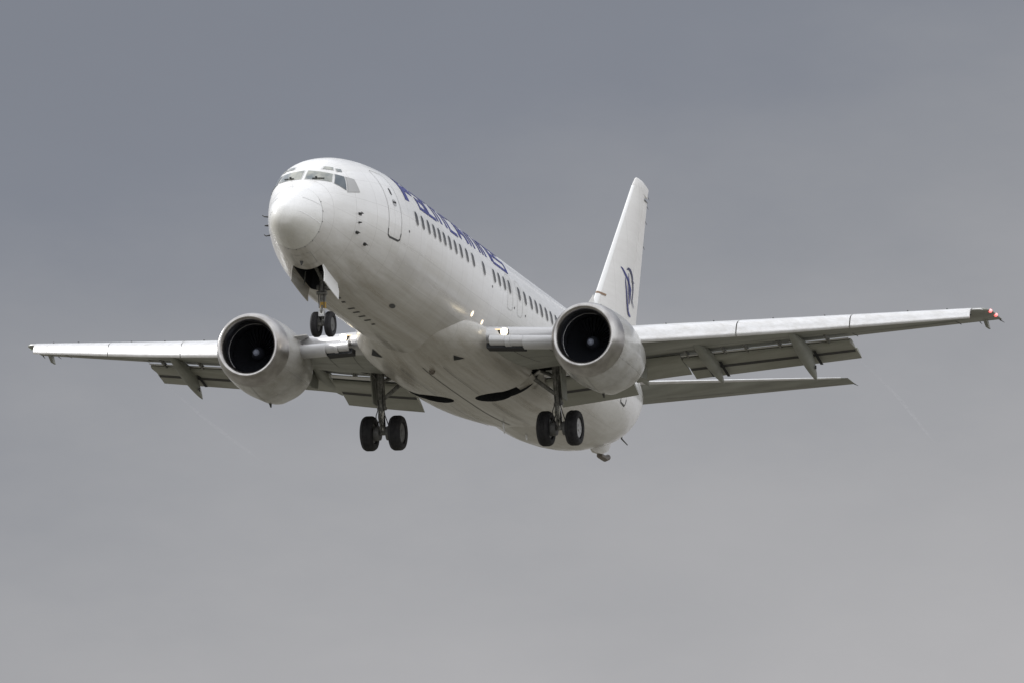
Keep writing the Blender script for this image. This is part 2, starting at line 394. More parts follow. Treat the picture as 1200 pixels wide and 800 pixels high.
def cabin_window(x, z=.41, wd=.265, ht=.385):
    for side in (-1, 1):
        mb = MB(); o_ = rrect(x - wd / 2 - .022, x + wd / 2 + .022, z - ht / 2 - .022, z + ht / 2 + .022, .135, 5); i_ = rrect(x - wd / 2, x + wd / 2, z - ht / 2, z + ht / 2, .115, 5)
        n = len(o_)
        vo = [surf(a, b, side, .004) for a, b in o_]; vi = [surf(a, b, side, .009) for a, b in i_]; vp = [surf(a, b, side, .0055) for a, b in i_]
        mb.add(vo + vi, [(k, (k + 1) % n, n + (k + 1) % n, n + k) for k in range(n)], 0)
        rt = [5, 4, 3, 2, 1, 0, 23, 22, 21, 20, 19, 18]; lf = list(range(6, 18)); gv = []
        for a, b in zip(rt, lf):
            for u in (0, .5, 1): gv.append(surf(i_[a][0] * (1 - u) + i_[b][0] * u, (i_[a][1] + i_[b][1]) / 2, side, .006))
        mb.add(gv, [(3 * i + j, 3 * i + j + 1, 3 * i + j + 4, 3 * i + j + 3) for i in range(11) for j in range(2)], 1)
        mb.build('passenger_window', [M['surround'], M['pane']], AIR, 20)
WX = [6.28, 6.83, 7.39, 7.93, 8.43, 8.93, 9.45, 10.01, 10.55, 11.13, 11.74, 12.78, 13.82, 14.33, 14.84, 15.35, 16.32, 16.94, 17.56, 18.10, 18.62, 19.15, 19.67]
WX += [19.67 + .53 * k for k in range(1, 17)]
for x in WX: cabin_window(x, .405 if x < 12 else .385)
# cockpit glazing (both sides)
CW = dict(windshield=[(1.96, .845), (2.17, .79), (1.93, .52), (1.66, .56)])
def onskin_front(y, z):
    """skin point reached by going aft at (y, z)"""
    def ins(x):
        zc, zt, zb, w_ = fprof(x); nu, nl = fexp(x); n = nu if z > zc else nl; h = (zt - zc) if z > zc else (zc - zb)
        return abs(y / w_) ** n + abs((z - zc) / h) ** n < 1
    a_, b_ = .05, 5.
    for _ in range(30):
        m_ = (a_ + b_) / 2
        if ins(m_): b_ = m_
        else: a_ = m_
    return b_
def ypatch(cs, side, off, nu=10, nv=6):
    """sheet over four (x, y, z) corners; straight edges as seen from ahead, or from the side for panes beyond y .73"""
    P = [Vector(c) for c in cs]; vs = []; front = min(p.y for p in P) < .2
    for j in range(nv + 1):
        for i in range(nu + 1):
            u, v = i / nu, j / nv; p = (P[0] * (1 - u) + P[1] * u) * (1 - v) + (P[3] * (1 - u) + P[2] * u) * v
            x = onskin_front(p.y, p.z) if front else p.x
            vs.append(fpt(x, fth(x, p.z, side), off))
    n = nu + 1; return MB().add(vs, [(j * n + i, j * n + i + 1, (j + 1) * n + i + 1, (j + 1) * n + i) for j in range(nv) for i in range(nu)])
CWIN = [[(1.99, .055, .86), (2.15, .69, .78), (1.91, .74, .51), (1.66, .055, .56)],
        [(2.20, .74, .78), (2.44, .92, .76), (2.27, 1.05, .35), (1.95, .8, .48)],
        [(2.49, .94, .76), (2.81, 1.08, .76), (2.86, 1.22, .42), (2.31, 1.07, .31)]]
def shrink(q, k):
    c = [sum(p[i] for p in q) / 4 for i in range(3)]; return [tuple(c[i] + (p[i] - c[i]) * k for i in range(3)) for p in q]
for side in (-1, 1):
    for i, q in enumerate(CWIN):
        b = ypatch(shrink(q, 1.07), side, .006)
        p = ypatch(q, side, .010); b.add(p.v, p.f, 1)
        b.build('cockpit_window', [M['seam'] if i else M['surround'], (M['glass'], M['glassd'], M['glassl'])[i]], AIR)
    for q in ([(2.29, .39, 1.03), (2.41, .59, 1.02), (2.30, .64, .92), (2.14, .39, .93)], [(2.43, .67, .99), (2.58, .78, 1.0), (2.51, .83, .91), (2.35, .73, .89)]):
        b = ypatch([(x, max(y, .51), z) for x, y, z in shrink(q, 1.18)], side, .006)
        p = ypatch([(x, max(y, .51), z) for x, y, z in q], side, .010); b.add(p.v, p.f, 1)
        b.build('eyebrow_window', [M['surround'], M['glass']], AIR)
    # wiper at the foot of the windshield
    mb = MB(); a = [fpt(1.78, side * fthy(1.78, .22 + .09 * k, False), .03) for k in range(5)]
    mb.tube([Vector((onskin_front(.26 + .1 * k, .585 + .006 * k) - .035, side * (.26 + .1 * k), .585 + .006 * k)) for k in range(4)] , .016, 6); q_ = Vector((onskin_front(.36, .59) - .03, side * .36, .59)); mb.tube([q_, q_ + Vector((-.02, 0, .05))], .03, 6)
    mb.build('wiper', M['antenna'], AIR)
# doors
def door(x0, x1, z0, z1, side, r, name, wd=.022, handle=True):
    mb = MB(); o_ = rrect(x0, x1, z0, z1, r, 5); ribbon(o_, side, wd, .006, mb, True)
    if name == 'passenger_door': ribbon([(x0, z0 + .22), (x0 + .02, z0 + .05), (x0 + r, z0), (x1 - r, z0), (x1 - .02, z0 + .05), (x1, z0 + .22)], side, .055, .007, mb, False, 1)
    d = mb.build(name, [M['seam'], M['darkseam']], AIR)
    return d
for side in (-1, 1):
    d = door(4.27, 5.05, -.50, 1.36, side, .13, 'passenger_door')
    mb = MB(); o_ = rrect(4.60, 4.82, .42, .60, .08, 3); vs = [surf(a, b, side, .008) for a, b in o_]; mb.add(vs, [tuple(range(len(vs)))]); 
    hd = ribbon([(4.62, .51), (4.82, .53)], side, .05, .012, MB()); mb.add(hd.v, hd.f, 1)
    mb.build('handle', [M['rim'], M['black']], d)
    mb = MB(); o_ = rrect(4.64, 4.74, .72, .92, .05, 4); vs = [surf(a, b, side, .008) for a, b in o_]; mb.add(vs, [tuple(range(len(vs)))]); mb.build('door_window', M['pane'], d)
    door(15.09, 15.61, -.27, .74, side, .16, 'emergency_exit', .016); door(16.06, 16.58, -.27, .74, side, .16, 'emergency_exit', .016)
    door(27.6, 28.4, -.45, 1.25, side, .13, 'passenger_door')
    for x, z in ((15.79, -.13), (16.91, -.13), (5.6, -.1), (13.55, .02), (22.5, -.3)):
        mb = MB(); o_ = rrect(x - .035, x + .035, z - .035, z + .035, .03, 3); vs = [surf(a, b, side, .007) for a, b in o_]; mb.add(vs, [tuple(range(len(vs)))])
        mb.build('drain_port', M['darkseam'], fus)
    for x, z in (((2.76, -.2), (2.75, -.71), (3.28, -.92)) if side < 0 else ((2.76, -.2), (2.75, -.71))):
        p = surf(x, z, side, 0); q = surf(x, z, side, .11); mb = MB()
        mb.tube([p, q], [.022, .014], 8); mb.tube([q + Vector((.03, 0, 0)), q + Vector((-.15, 0, 0))], .013, 8); o_ = rrect(x - .06, x + .1, z - .04, z + .04, .035, 3)
        vs = [surf(a, b, side, .006) for a, b in o_]; mb.add(vs, [tuple(range(len(vs)))]); mb.build('pitot_probe', M['antenna'], fus)
    mb = MB(); p = surf(2.75, -.44, side, 0); mb.tube([p, surf(2.75, -.44, side, .10)], [.03, .015], 8); mb.build('angle_of_attack_vane', M['antenna'], fus)
# radome lightning strips and rivets in the seam
for sgn in (1, -1):
    for k, (x0, z0, x1, z1) in enumerate(((.62, -.17, 1.12, -.29), (.26, -.62, 1.10, -.80))):
        b = ribbon([(x0 + (x1 - x0) * i / 6, z0 + (z1 - z0) * i / 6) for i in range(7)], sgn, .022, .006); b.build('lightning_strip', M['strip'], rad)
mb = MB()
a = [[fpt(SPLIT - .004 + dx, 2 * PI * k / 96, .004) for k in range(42, 82)] for dx in (-.007, .007)]
mb.loft(a, False, False, False); mb.build('radome_seal', M['seam'], rad)
for k in list(range(44, 80, 5)):
    p = fpt(SPLIT, 2 * PI * k / 96, .006); mb = MB(); mb.tube([p, p + Vector((.03, 0, 0))], .013, 6); mb.build('fastener', M['darkseam'], rad)
# belly vents, drains, panels
for x in (4.71, 5.14, 5.87, 6.34, 6.87, 7.39, 7.93):
    mb = MB(); y = -.17; wd = .05 if x in (4.71, 5.14, 7.93) else .09
    vs = [fpt(x + dx, fthy(x, y + dy), .006) for dx, dy in ((-.07, -wd), (.07, -wd), (.07, wd), (-.07, wd))]; mb.add(vs, [(0, 1, 2, 3)]); mb.build('belly_vent', M['darkseam'], fus)
mb = MB(); vs = [fpt(7.04 + .22 * math.cos(t), fthy(7.04, -.97 + .06 * math.sin(t)), .008) for t in np.linspace(0, 2 * PI, 17)[:-1]]; mb.add(vs, [tuple(range(16))]); mb.build('outflow_grille', M['darkseam'], fus)
mb = MB(); p = fpt(1.79, PI, 0); mb.tube([p, p - Vector((0, 0, .10))], [.05, .02], 8); mb.build('probe', M['antenna'], fus)
mb = MB()   # access hatch outline ahead of the nose bay
hp = [(1.45, -.34), (1.45, .20), (2.05, .22), (2.05, -.36), (1.45, -.34)]
for (a, b) in zip(hp, hp[1:]):
    A1 = [fpt(a[0] + (b[0] - a[0]) * i / 6, fthy(a[0] + (b[0] - a[0]) * i / 6, a[1] + (b[1] - a[1]) * i / 6), .005) for i in range(7)]
    d = Vector((-(b[1] - a[1]), 0, 0)) if abs(b[1] - a[1]) > .2 else Vector((0, 1, 0)); d = d.normalized() * .008
    mb.add([q for p in A1 for q in (p + d, p - d)], [(2 * i, 2 * i + 1, 2 * i + 3, 2 * i + 2) for i in range(6)])
mb.build('access_hatch', M['seam'], fus)
mb = MB()   # keel strip and long seams down the belly fairing
for y, xa, xb, wd_ in ((-.02, 13.2, 22, .012), (-.62, 13.2, 16.8, .007), (.62, 13.2, 16.8, .007), (-.62, 18.1, 22, .007), (.62, 18.1, 22, .007)):
    mb = MB(); mb.add([(x, y + dy, pchip(FT[:, 0], FT[:, 2], x) - .006) for x in np.linspace(xa, xb, 24) for dy in (-wd_, wd_)], [(2 * i, 2 * i + 1, 2 * i + 3, 2 * i + 2) for i in range(23)])
    mb.build('fairing_seam', M['darkseam'], fair)
for sgn in (1, -1):   # ram air inlets
    mb = MB(); q = []
    
    for x, y in (((12.50, 1.12), (12.85, 1.03), (12.98, 1.30)) if sgn < 0 else ((11.72, 1.00), (12.32, .88), (12.42, 1.24))): q.append((x, y))
    def fz(x, y):
        hw, zb = pchip(FT[:, 0], FT[:, 1], x), pchip(FT[:, 0], FT[:, 2], x); z1 = -1.35 - abs(zb + 1.35) * max(0, 1 - abs(y / hw) ** 2.5) ** (1 / 2.5) if abs(y) < hw else 9
        z2 = fpt(x, fthy(x, y)).z; return min(z1, z2) - .012
    K = 8; idx = {}; vs = []
    for i in range(K + 1):
        for j in range(K + 1 - i):
            u, v = i / K, j / K; x = q[0][0] * (1 - u - v) + q[1][0] * u + q[2][0] * v; y = q[0][1] * (1 - u - v) + q[1][1] * u + q[2][1] * v
            idx[i, j] = len(vs); vs.append((x, y * sgn, fz(x, y)))
    fs = []
    for i in range(K):
        for j in range(K - i):
            fs.append((idx[i, j], idx[i + 1, j], idx[i, j + 1]))
            if i + j < K - 1: fs.append((idx[i + 1, j], idx[i + 1, j + 1], idx[i, j + 1]))
    mb.add(vs, fs)
    mb.add([(12.9, .94 * sgn, fz(12.9, .94)), (13.35, .86 * sgn, fz(13.35, .86)), (13.45, 1.36 * sgn, fz(13.45, 1.36) - .11), (12.55, 1.02 * sgn, fz(12.55, 1.02))], [(0, 3, 2, 1)], 1) if False else None
    mb.build('ram_air_inlet', [M['black'], M['fairing']], fair)
mb = MB()   # anti-collision beacon under the fairing
mb.lathe([(0, .09), (-.05, .085), (-.10, .05), (-.115, 0.001)], (13.6, -.18, -2.29), 'z', 20); mb.build('beacon', M['exhaust'], fair)
for sgn in (1, -1):
    for x, z in ((12.34, -.99), (13.36, -1.02)):
        p = surf(x, z, sgn, .01); mb = MB(); q = surf(x, z, sgn, .03)
        nrm = (q - p).normalized(); u = nrm.cross(Vector((0, 0, 1))).normalized(); v = nrm.cross(u)
        r_ = .085 if x < 13 else .07
        mb.add([p + (u * math.cos(t) + v * math.sin(t)) * r_ for t in np.linspace(0, 2 * PI, 17)[:-1]], [tuple(range(16))]); mb.build('inspection_light', M['smalllamp'], AIR)
# aerials and tail skid
def blade(x, z, h, c, tip, name, m=None, parent=None, y=0):
    mb = MB(); r1 = [(x, y, z), (x + c * .3, y + .03, z), (x + c, y, z), (x + c * .3, y - .03, z)]; k = tip
    r2 = [(x + k, y, z + h), (x + k + c * .2, y + .012, z + h), (x + k + c * .55, y, z + h), (x + k + c * .2, y - .012, z + h)]
    mb.loft([r1, r2]); return mb.build(name, m or M['surround'], parent or fus)
blade(21.2, -2.15, -.38, .28, .22, 'drain_mast'); blade(23.6, -2.12, -.16, .3, .12, 'aerial'); blade(9.2, 1.86, .3, .4, .25, 'aerial'); blade(26, 1.86, .28, .4, .25, 'aerial')
mb = MB(); 
mb.loft([[(x, y * w_, -1.2 + .28 * (x - 30.6) / 1 + dz) for y, dz in ((-1, .25), (-1, 0), (-.4, -h_), (.4, -h_), (1, 0), (1, .25))] for x, w_, h_ in ((30.5, .03, .02), (30.9, .14, .16), (31.6, .17, .28), (32.3, .12, .24), (32.7, .03, .03))])
mb.tube([(31.5, 0, -1.25), (32.1, 0, -1.24), (32.4, 0, -1.14)], .09, 10, 1)
mb.build('tail_skid', [M['fairing'], M['exhaust']], fus)
mb = MB(); mb.tube([(33.8, 0, .06), (33.85, 0, -.30), (34.5, 0, -.36)], [.03, .025, .015], 8); mb.build('drain_pipe', M['antenna'], fus)

# ------------------------------------------------------------------ lettering on both flanks
GLYPH = {'P': [[(0, 0), (0, 1.45), (1.05, 1.45), (1.05, .78), (0, .78)]], 'a': [[(0, 1), (.9, 1), (.9, 0), (0, 0), (0, .52), (.9, .52)]], 'c': [[(.85, 1), (0, 1), (0, 0), (.85, 0)]],
 'i': [[(0, 0), (0, 1)], [(0, 1.22), (0, 1.45)]], 'f': [[(0, 0), (0, 1.45), (.5, 1.45)], [(-.14, .98), (.42, .98)]], 'l': [[(0, 0), (0, 1.45)]], 'n': [[(0, 0), (0, 1), (.8, 1), (.8, 0)]],
 'r': [[(0, 0), (0, 1), (.55, 1)]], 'e': [[(.85, 0), (0, 0), (0, 1), (.85, 1), (.85, .5), (0, .5)]], 's': [[(0, 0), (.85, 0), (.85, .5), (0, .5), (0, 1), (.85, 1)]], 'A': [[(0, 0), (.42, 1.45), (.72, 1.45), (1.1, 0)], [(.16, .5), (.98, .5)]]}
# letter, distance along the cabin, stroke width
WORD = [('P', 5.88, .34), ('a', 7.08, .18), ('c', 7.96, .18), ('i', 8.82, .17), ('f', 9.20, .17), ('i', 9.72, .17), ('c', 10.06, .18), ('A', 11.02, .24), ('i', 12.12, .155), ('r', 12.44, .155), ('l', 12.98, .155), ('i', 13.28, .155), ('n', 13.58, .155), ('e', 14.32, .155), ('s', 15.02, .16)]
def lettering(side):
    mb = MB(); th0 = fth(10, .87, side); k = 0
    for ch, x0, wd in WORD:
        for st in GLYPH[ch]:
            for (a, b) in zip(st, st[1:]):
                k += 1
                A_, B_ = Vector((a[0] * .72, a[1] * .66)), Vector((b[0] * .72, b[1] * .66)); d = (B_ - A_).normalized(); n_ = Vector((-d.y, d.x)) * wd / 2
                if abs(d.y) < .3: n_ *= .72
                A_ -= d * wd * .36 * (1 if a != st[0] or abs(d.y) < .3 else 0); B_ += d * wd * .36 * (1 if b != st[-1] or abs(d.y) < .3 else 0)
                N_ = max(2, int((B_ - A_).length / .06)); vs = []
                for i in range(N_ + 1):
                    p = A_ + (B_ - A_) * i / N_
                    for s2 in (1, -1):
                        q = p + n_ * s2; x = x0 + q.x + q.y * .30 if side < 0 else 21.2 - (x0 - (q.x + .0)) if False else x0 + q.x + q.y * .30
                        if side > 0: x = 21.3 - x0 - q.x - q.y * .30
                        vs.append(fpt(x, th0 - side * (q.y - (.05 if ch == 'P' else 0)) / 1.9, .007 + .0015 * (k % 3)))
                mb.add(vs, [(2 * i, 2 * i + 1, 2 * i + 3, 2 * i + 2) for i in range(N_)])
    mb.build('airline_lettering', M['blue'], fus)
for side in (-1, 1): lettering(side)

# ------------------------------------------------------------------ wings
def zl(y, sg): return pchip([0, 1.88, 4, 5.9, 10, 14.5], [-1.42, -1.28, -1.09, -.84, -.32, .26], y) - sg * .006 * y
def xle(y): return 14.95 + (.52 if y > 4.9 else .62) * (y - 4.9)
def xte(y): return 19.1 + (.25 * (y - 4.9) if y > 4.9 else .02 * (y - 4.9))
AF = [(0, 0), (.006, .022), (.02, .037), (.05, .052), (.12, .068), (.25, .077), (.4, .074), (.55, .060), (.7, .042), (.85, .022), (.94, .009)]
def foil(y, sg, frac1=1., tk=1.):
    x0, x1 = xle(y), xte(y); c = x1 - x0; z0 = zl(y, sg); t = (.135 - .0035 * min(y, 10)) / .14
    up = [(x0 + a * c, sg * y, z0 - .055 * c * t * .5 + b * c * t * .9 * tk) for a, b in AF if a <= frac1]
    lo = [(x0 + a * c, sg * y, z0 - .055 * c * t * .5 - b * c * t * .8 * tk) for a, b in AF[1:] if a <= frac1]
    zt_ = z0 - .02 * c
    if frac1 >= 1: end = [(x1, sg * y, zt_ + .02)]
    else: end = []
    return up + end + lo[::-1]
def halfship(sg):
    mb = MB()
    ys = [.9, 1.6, 2.2, 3, 4, 4.9, 5.5]
    # the box ends short of the trailing edge where the flaps run out
    def sect(y, fr):
        x0, x1 = xle(y), xte(y); f = fr; pts = foil(y, sg)
        if f >= 1: return pts
        xm = x0 + (x1 - x0) * f; up = [p for p in pts[:len(AF)] ]; n = len(AF); 
        lo = pts[n + 1:]
        lo2 = [p if p[0] <= xm else (xm, p[1], None) for p in lo]
        # clamp the lower side to the cove position, keep the upper skin (spoilers) out to the edge
        res = []
        for p in lo2:
            if p[2] is None:
                zz = [q for q in lo if q[0] <= xm][0][2]; res.append((xm + .001 * len(res), p[1], zz + .02 + .06))
            else: res.append(p)
        return up + [pts[n]] + res
    ys1 = [.9, 1.6, 2.2, 3, 4, 4.9, 5.5, 6.5, 7.5, 8.5, 9.5, 10.44]; ys2 = [10.46, 11.5, 12.5, 13.5, 14.05, 14.3]
    rings = [sect(y, .80) for y in ys1] + [sect(y, 1) for y in ys2]
    tip = []
    for y, k in ((14.42, .55), (14.50, .2)):
        a = foil(y, sg); zc_ = sum(p[2] for p in a) / len(a); tip.append([(p[0] + (.25 if k < .5 else .1) * (1 - (p[0] - xle(y)) / 1.7), p[1], zc_ + (p[2] - zc_) * k) for p in a])
    mb.loft(rings + tip); wing = mb.build('wing', M['wing'], AIR, 40)
    # cut the leg bay
    def bay():
        mb = MB(); a = [(17.2, 1.9), (18.0, 1.9), (18.1, 3.05), (17.3, 3.05)]; return mb.loft([[(x, y * sg, -2.4) for x, y in a], [(x, y * sg, -1.38) for x, y in a]])
    cut(wing, [bay()])
    wing['label'] = 'port wing carrying the red tip lights' if sg < 0 else 'starboard wing on the far side of the fuselage'
    # slats
    def slat(y0, y1, nm='slat'):
        rings = []
        for y in np.linspace(y0, y1, 10):
            k = pchip([5, 8, 14.3], [1.08, 1.0, .62], y); x0 = xle(y); z0 = zl(y, sg)
            pr = [(.42, .02), (.20, .035), (.02, .005), (-.16, -.06), (-.27, -.13), (-.33, -.21), (-.365, -.31), (-.385, -.42), (-.385, -.50), (-.35, -.54), (-.30, -.50), (-.30, -.38), (-.24, -.25), (-.10, -.14), (.05, -.05), (.22, -.01), (.42, .0)]
            rings.append([(x0 + a * k, y * sg, z0 + b * k + .01) for a, b in pr])
        MB().loft(rings).build(nm, M['alu'], wing, 50)
    slat(5.32, 8.17); slat(8.20, 11.02); slat(11.05, 14.05)
    # Krueger panel at the root with its folding nose, and notched hinge gap
    for ya, yb, kz in ((2.05, 2.42, 1.02), (2.425, 2.56, 1.20), (2.565, 2.86, 1.10), (2.865, 4.25, 1.)):
        rings = []
        for y in np.linspace(ya, yb, 5):
            x0, z0 = xle(y), zl(y, sg)
            pr = [(-.02, -.27), (-.22, -.22), (-.36, -.25), (-.43, -.34), (-.42, -.46), (-.33, -.56), (-.16, -.60), (-.16, -.56), (-.28, -.51), (-.34, -.42), (-.34, -.35), (-.28, -.30), (-.2, -.27), (-.02, -.32)]
            rings.append([(x0 + a, y * sg, z0 + (b if b > -.35 else -.35 + (b + .35) * (kz if kz == 1 else kz * .70))) for a, b in pr])
        MB().loft(rings).build('krueger_flap', M['rootalu'], wing, 50)
    mb = MB(); mb.loft([[(xle(y) - .24, y * sg, zl(y, sg) - .58), (xle(y) + .1, y * sg, zl(y, sg) - .61), (xle(y) + .1, y * sg, zl(y, sg) - .44), (xle(y) - .24, y * sg, zl(y, sg) - .44)] for y in (1.95, 2.86)])
    mb.build('hinge_gap', M['black'], wing)
    # bare metal nose strip of the inner wing
    mb = MB(); rings = []
    for y in np.linspace(1.7, 4.9, 12):
        a = foil(y, sg); n = len(AF); f_ = a[:6][::-1] + a[-4:][::-1]; zc_ = zl(y, sg) - .1
        rings.append([(p[0] - .012, p[1], p[2] + (.012 if p[2] > zc_ else -.012)) for p in f_])
    mb.loft(rings, False, False, False); mb.build('leading_edge', M['rootalu'], wing, 60)
    # landing lamp in the root
    yl = 2.34; x0, z0 = xle(yl), zl(yl, sg)
    mb = box(x0 - .10, x0 + .03, sg * (yl - .36), sg * (yl + .10), z0 - .16, z0 - .02); box(x0 - .115, x0 - .10, sg * (yl - .36), sg * (yl + .10), z0 - .05, z0 - .02, 1, mb)
    lampo = mb.build('landing_light', [M['black'], M['lamphalo']], wing, 30)
    mb = MB().lathe([(0, .001), (.003, .105), (.02, .108)], (x0 - .125, sg * yl, z0 - .10), 'x', 24); mb.build('landing_lamp', M['lamp'], wing)
    # trailing edge flaps: vane, main, aft segment
    def seg(y0, y1, a0, a1, nm, m=M['flap'], n=6):
        """plate between offsets (dx, dz) from the wing trailing edge, with thickness"""
        rings = []
        for y in np.linspace(y0, y1, n):
            k = pchip([2, 5, 10.5], [1.12, 1.0, .84], y); X, Z = xte(y), zl(y, sg) - .04
            p0 = Vector((X + a0[0] * k, 0, Z + a0[1] * k)); p1 = Vector((X + a1[0] * k, 0, Z + a1[1] * k)); d = p1 - p0; nr = Vector((-d.z, 0, d.x)).normalized(); t = a0[2] * k
            pr = [(0, 0), (.03, .35), (.12, .6), (.35, .75), (.65, .5), (1, .04), (1, -.04), (.65, -.12), (.35, -.30), (.12, -.42), (.03, -.3)]
            rings.append([(q.x, y * sg, q.z) for q in [p0 + d * u + nr * v * t for u, v in pr]])
        return MB().loft(rings).build(nm, m, wing, 50)
    for (y0, y1) in ((5.93, 10.45), (2.05, 4.30)):
        drop = 0. if y0 > 5 else -.19
        seg(y0, y1, (-.60, -.17, .03), (-.50, -.185 + drop * .3, 0), 'flap_vane', M['alu'])
        f1 = seg(y0, y1, (-.42, -.20 + drop * .4, .15), (.50, -.33 + drop * .55, 0), 'flap')
        f2 = seg(y0, y1 + (0.02 if y0 > 5 else 0), (.44, -.295 + drop * .58, .09), (1.20, -.49 + drop, 0), 'aft_flap')
        mb = MB(); vs = []
        for y in np.linspace(y0 + .02, y1 - .02, 8):
            k = pchip([2, 5, 10.5], [1.12, 1.0, .84], y); X, Z = xte(y), zl(y, sg) - .04; z_ = Z + (-.33 + drop * .55) * k
            vs += [(X + .455 * k, y * sg, z_ - .012), (X + .545 * k, y * sg, z_ - .060)]
        mb.add(vs, [(2 * i, 2 * i + 1, 2 * i + 3, 2 * i + 2) for i in range(7)]); mb.build('flap_slot', M['darkseam'], wing)
        for y in ([6.1, 7.1, 7.7, 8.6, 9.9] if y0 > 5 else [2.6, 3.6]):   # hinge tracks across the slots
            X, Z = xte(y), zl(y, sg); mb = MB(); mb.slab([(X - .95, y * sg, Z - .16), (X - .35, y * sg, Z - .26), (X - .35, y * sg, Z - .14), (X - .95, y * sg, Z - .06)], .05); mb.build('flap_track', M['gear'], wing)
    seg(4.36, 5.90, (-.60, -.14, .14), (.80, -.43, 0), 'thrust_gate')
    # canoe fairings over the flap tracks
    def canoe(y, xs0, xe, tip, wdt=.16):
        rings = []; z0_ = zl(y, sg) - .16
        for u in np.linspace(0, 1, 22):
            x = xs0 + (xe - xs0) * u
            bz_ = z0_ + (tip - z0_) * u - .10 * math.sin(PI * u) ** .8
            tp0 = zl(y, sg) - .12; top = tp0 if u < .62 else tp0 + (tip + .03 - tp0) * ((u - .62) / .38) ** 1.25
            top = max(top, bz_ + .02); wv = max(.012, wdt * math.sin(PI * (u * .97 + .03)) ** .6)
            zc_ = (top + bz_) / 2; hz = (top - bz_) / 2
            rings.append([(x, y * sg + wv * math.copysign(abs(math.cos(t)) ** .75, math.cos(t)), zc_ + hz * math.sin(t)) for t in np.linspace(0, 2 * PI, 25)[:-1]])
        fo = MB().loft(rings).build('flap_fairing', M['wing'], wing, 60)
        return fo
    canoe(6.65, 17.3, 20.8, -1.43); canoe(9.2, 18.2, 21.4, -1.30); canoe(4.55, 17.5, 20.5, -1.50)
    for yc in (6.65, 9.2):      # black strips painting the shadowed gaps in the flap round each fairing
        for dy in (-.21, .21):
            mb = MB(); vs = []; k = pchip([2, 5, 10.5], [1.12, 1.0, .84], yc); X, Z = xte(yc), zl(yc, sg) - .04
            for u in np.linspace(.05, 1.10, 12):
                z_ = Z + (-.27 - .26 * u) * k if u < .45 else Z + (-.387 - .21 * (u - .45)) * k
                vs += [(X + u * k, (yc + dy - .045) * sg, z_ - .02), (X + u * k, (yc + dy + .045) * sg, z_ - .02)]
            mb.add(vs, [(2 * i, 2 * i + 1, 2 * i + 3, 2 * i + 2) for i in range(11)]); mb.build('flap_gap_shade', M['black'], wing)
    mb = MB()   # static drain on the outer fairing
    yq = 9.2 * sg - .165; mb.lathe([(0, .055), (-.02, .055)], (20.7, yq + .03, zl(9.2, sg) - .68), 'y', 16); mb.lathe([(-.021, .028), (-.03, .028)], (20.7, yq + .03, zl(9.2, sg) - .68), 'y', 12, 1)
    mb.build('drain', [M['black'], M['rim']], wing)
    # under-wing access panels, small dark slots behind the slats, aileron gap, tip fittings
    mb = MB()
    def under(x, y): 
        a = foil(y, sg); n = len(AF); lo = sorted([(p[0], p[2]) for p in a[n + 1:]] + [(a[0][0], a[0][2])]); return float(np.interp(x, [p[0] for p in lo], [p[1] for p in lo]))
    for y in (9.6, 9.85, 10.35, 10.75, 11.3, 12.2, 12.45, 12.7, 12.95, 13.3, 13.9):
        x = xle(y) + .32; mb.add([(x + dx, (y + dy) * sg, under(x + dx, y + dy) - .006) for dx, dy in ((0, -.07), (0, .07), (.10, .07), (.10, -.07))], [(0, 1, 2, 3)])
    mb.build('slat_track_slot', M['black'], wing)
    mb = MB()
    def uline(pts, wd=.018):
        for (xa, ya), (xb, yb) in zip(pts, pts[1:]):
            k = 10; vs = []
            d = Vector((xb - xa, yb - ya, 0)).normalized(); n_ = Vector((-d.y, d.x, 0)) * wd / 2
            for i in range(k + 1):
                x, y = xa + (xb - xa) * i / k, ya + (yb - ya) * i / k
                for s2 in (1, -1):
                    X, Y = x + n_.x * s2, y + n_.y * s2; vs.append((X, Y * sg, under(X, Y) - .005))
            mb.add(vs, [(2 * i, 2 * i + 1, 2 * i + 3, 2 * i + 2) for i in range(k)])
    uline([(xle(10.6) + 1.9, 10.6), (xle(13.4) + 1.15, 13.4)], .03); uline([(xle(10.6) + 1.9, 10.6), (xte(10.6) - .03, 10.6)], .03); uline([(xle(13.4) + 1.15, 13.4), (xte(13.4) - .03, 13.4)], .03)
    uline([(xle(2.3) + .7, 2.3), (xle(4.0) + .7, 4.0)]); uline([(xle(2.3) + .7, 2.3), (xle(2.6) + 2.6, 2.6)]); uline([(xle(3.2) + .7, 3.2), (xle(3.4) + 2.4, 3.4)]); uline([(xle(2.5) + 1.7, 2.5), (xle(4.2) + 1.7, 4.2)])
    uline([(xle(5.6) + 1.0, 5.6), (xle(13.6) + .5, 13.6)]); uline([(xle(5.8) + 2.3, 5.8), (xle(10.4) + 1.5, 10.4)])
    mb.build('panel_seam', M['darkseam'], wing)
    for y in (6.3, 7.5, 9.0, 10.3, 12.4, 13.4):   # little fences on the slats
        mb = MB(); x, z = xle(y) + .1, zl(y, sg) + .045; mb.tube([(x, y * sg, z), (x + .06, y * sg, z + .01)], .018, 6); mb.build('slat_fitting', M['antenna'], wing)
    mb = MB(); x = xte(14.3); z = zl(14.3, sg)
    mb.loft([[(x - .45 + a, sg * (14.10 + b), z - .06) for a, b in ((0, -.05), (.4, -.03), (.4, .03), (0, .05))], [(x - .12 + a, sg * (14.11 + b), z - .24) for a, b in ((0, -.04), (.30, -.02), (.30, .03), (0, .04))]])
    mb.build('tip_aerial', M['wing'], wing)
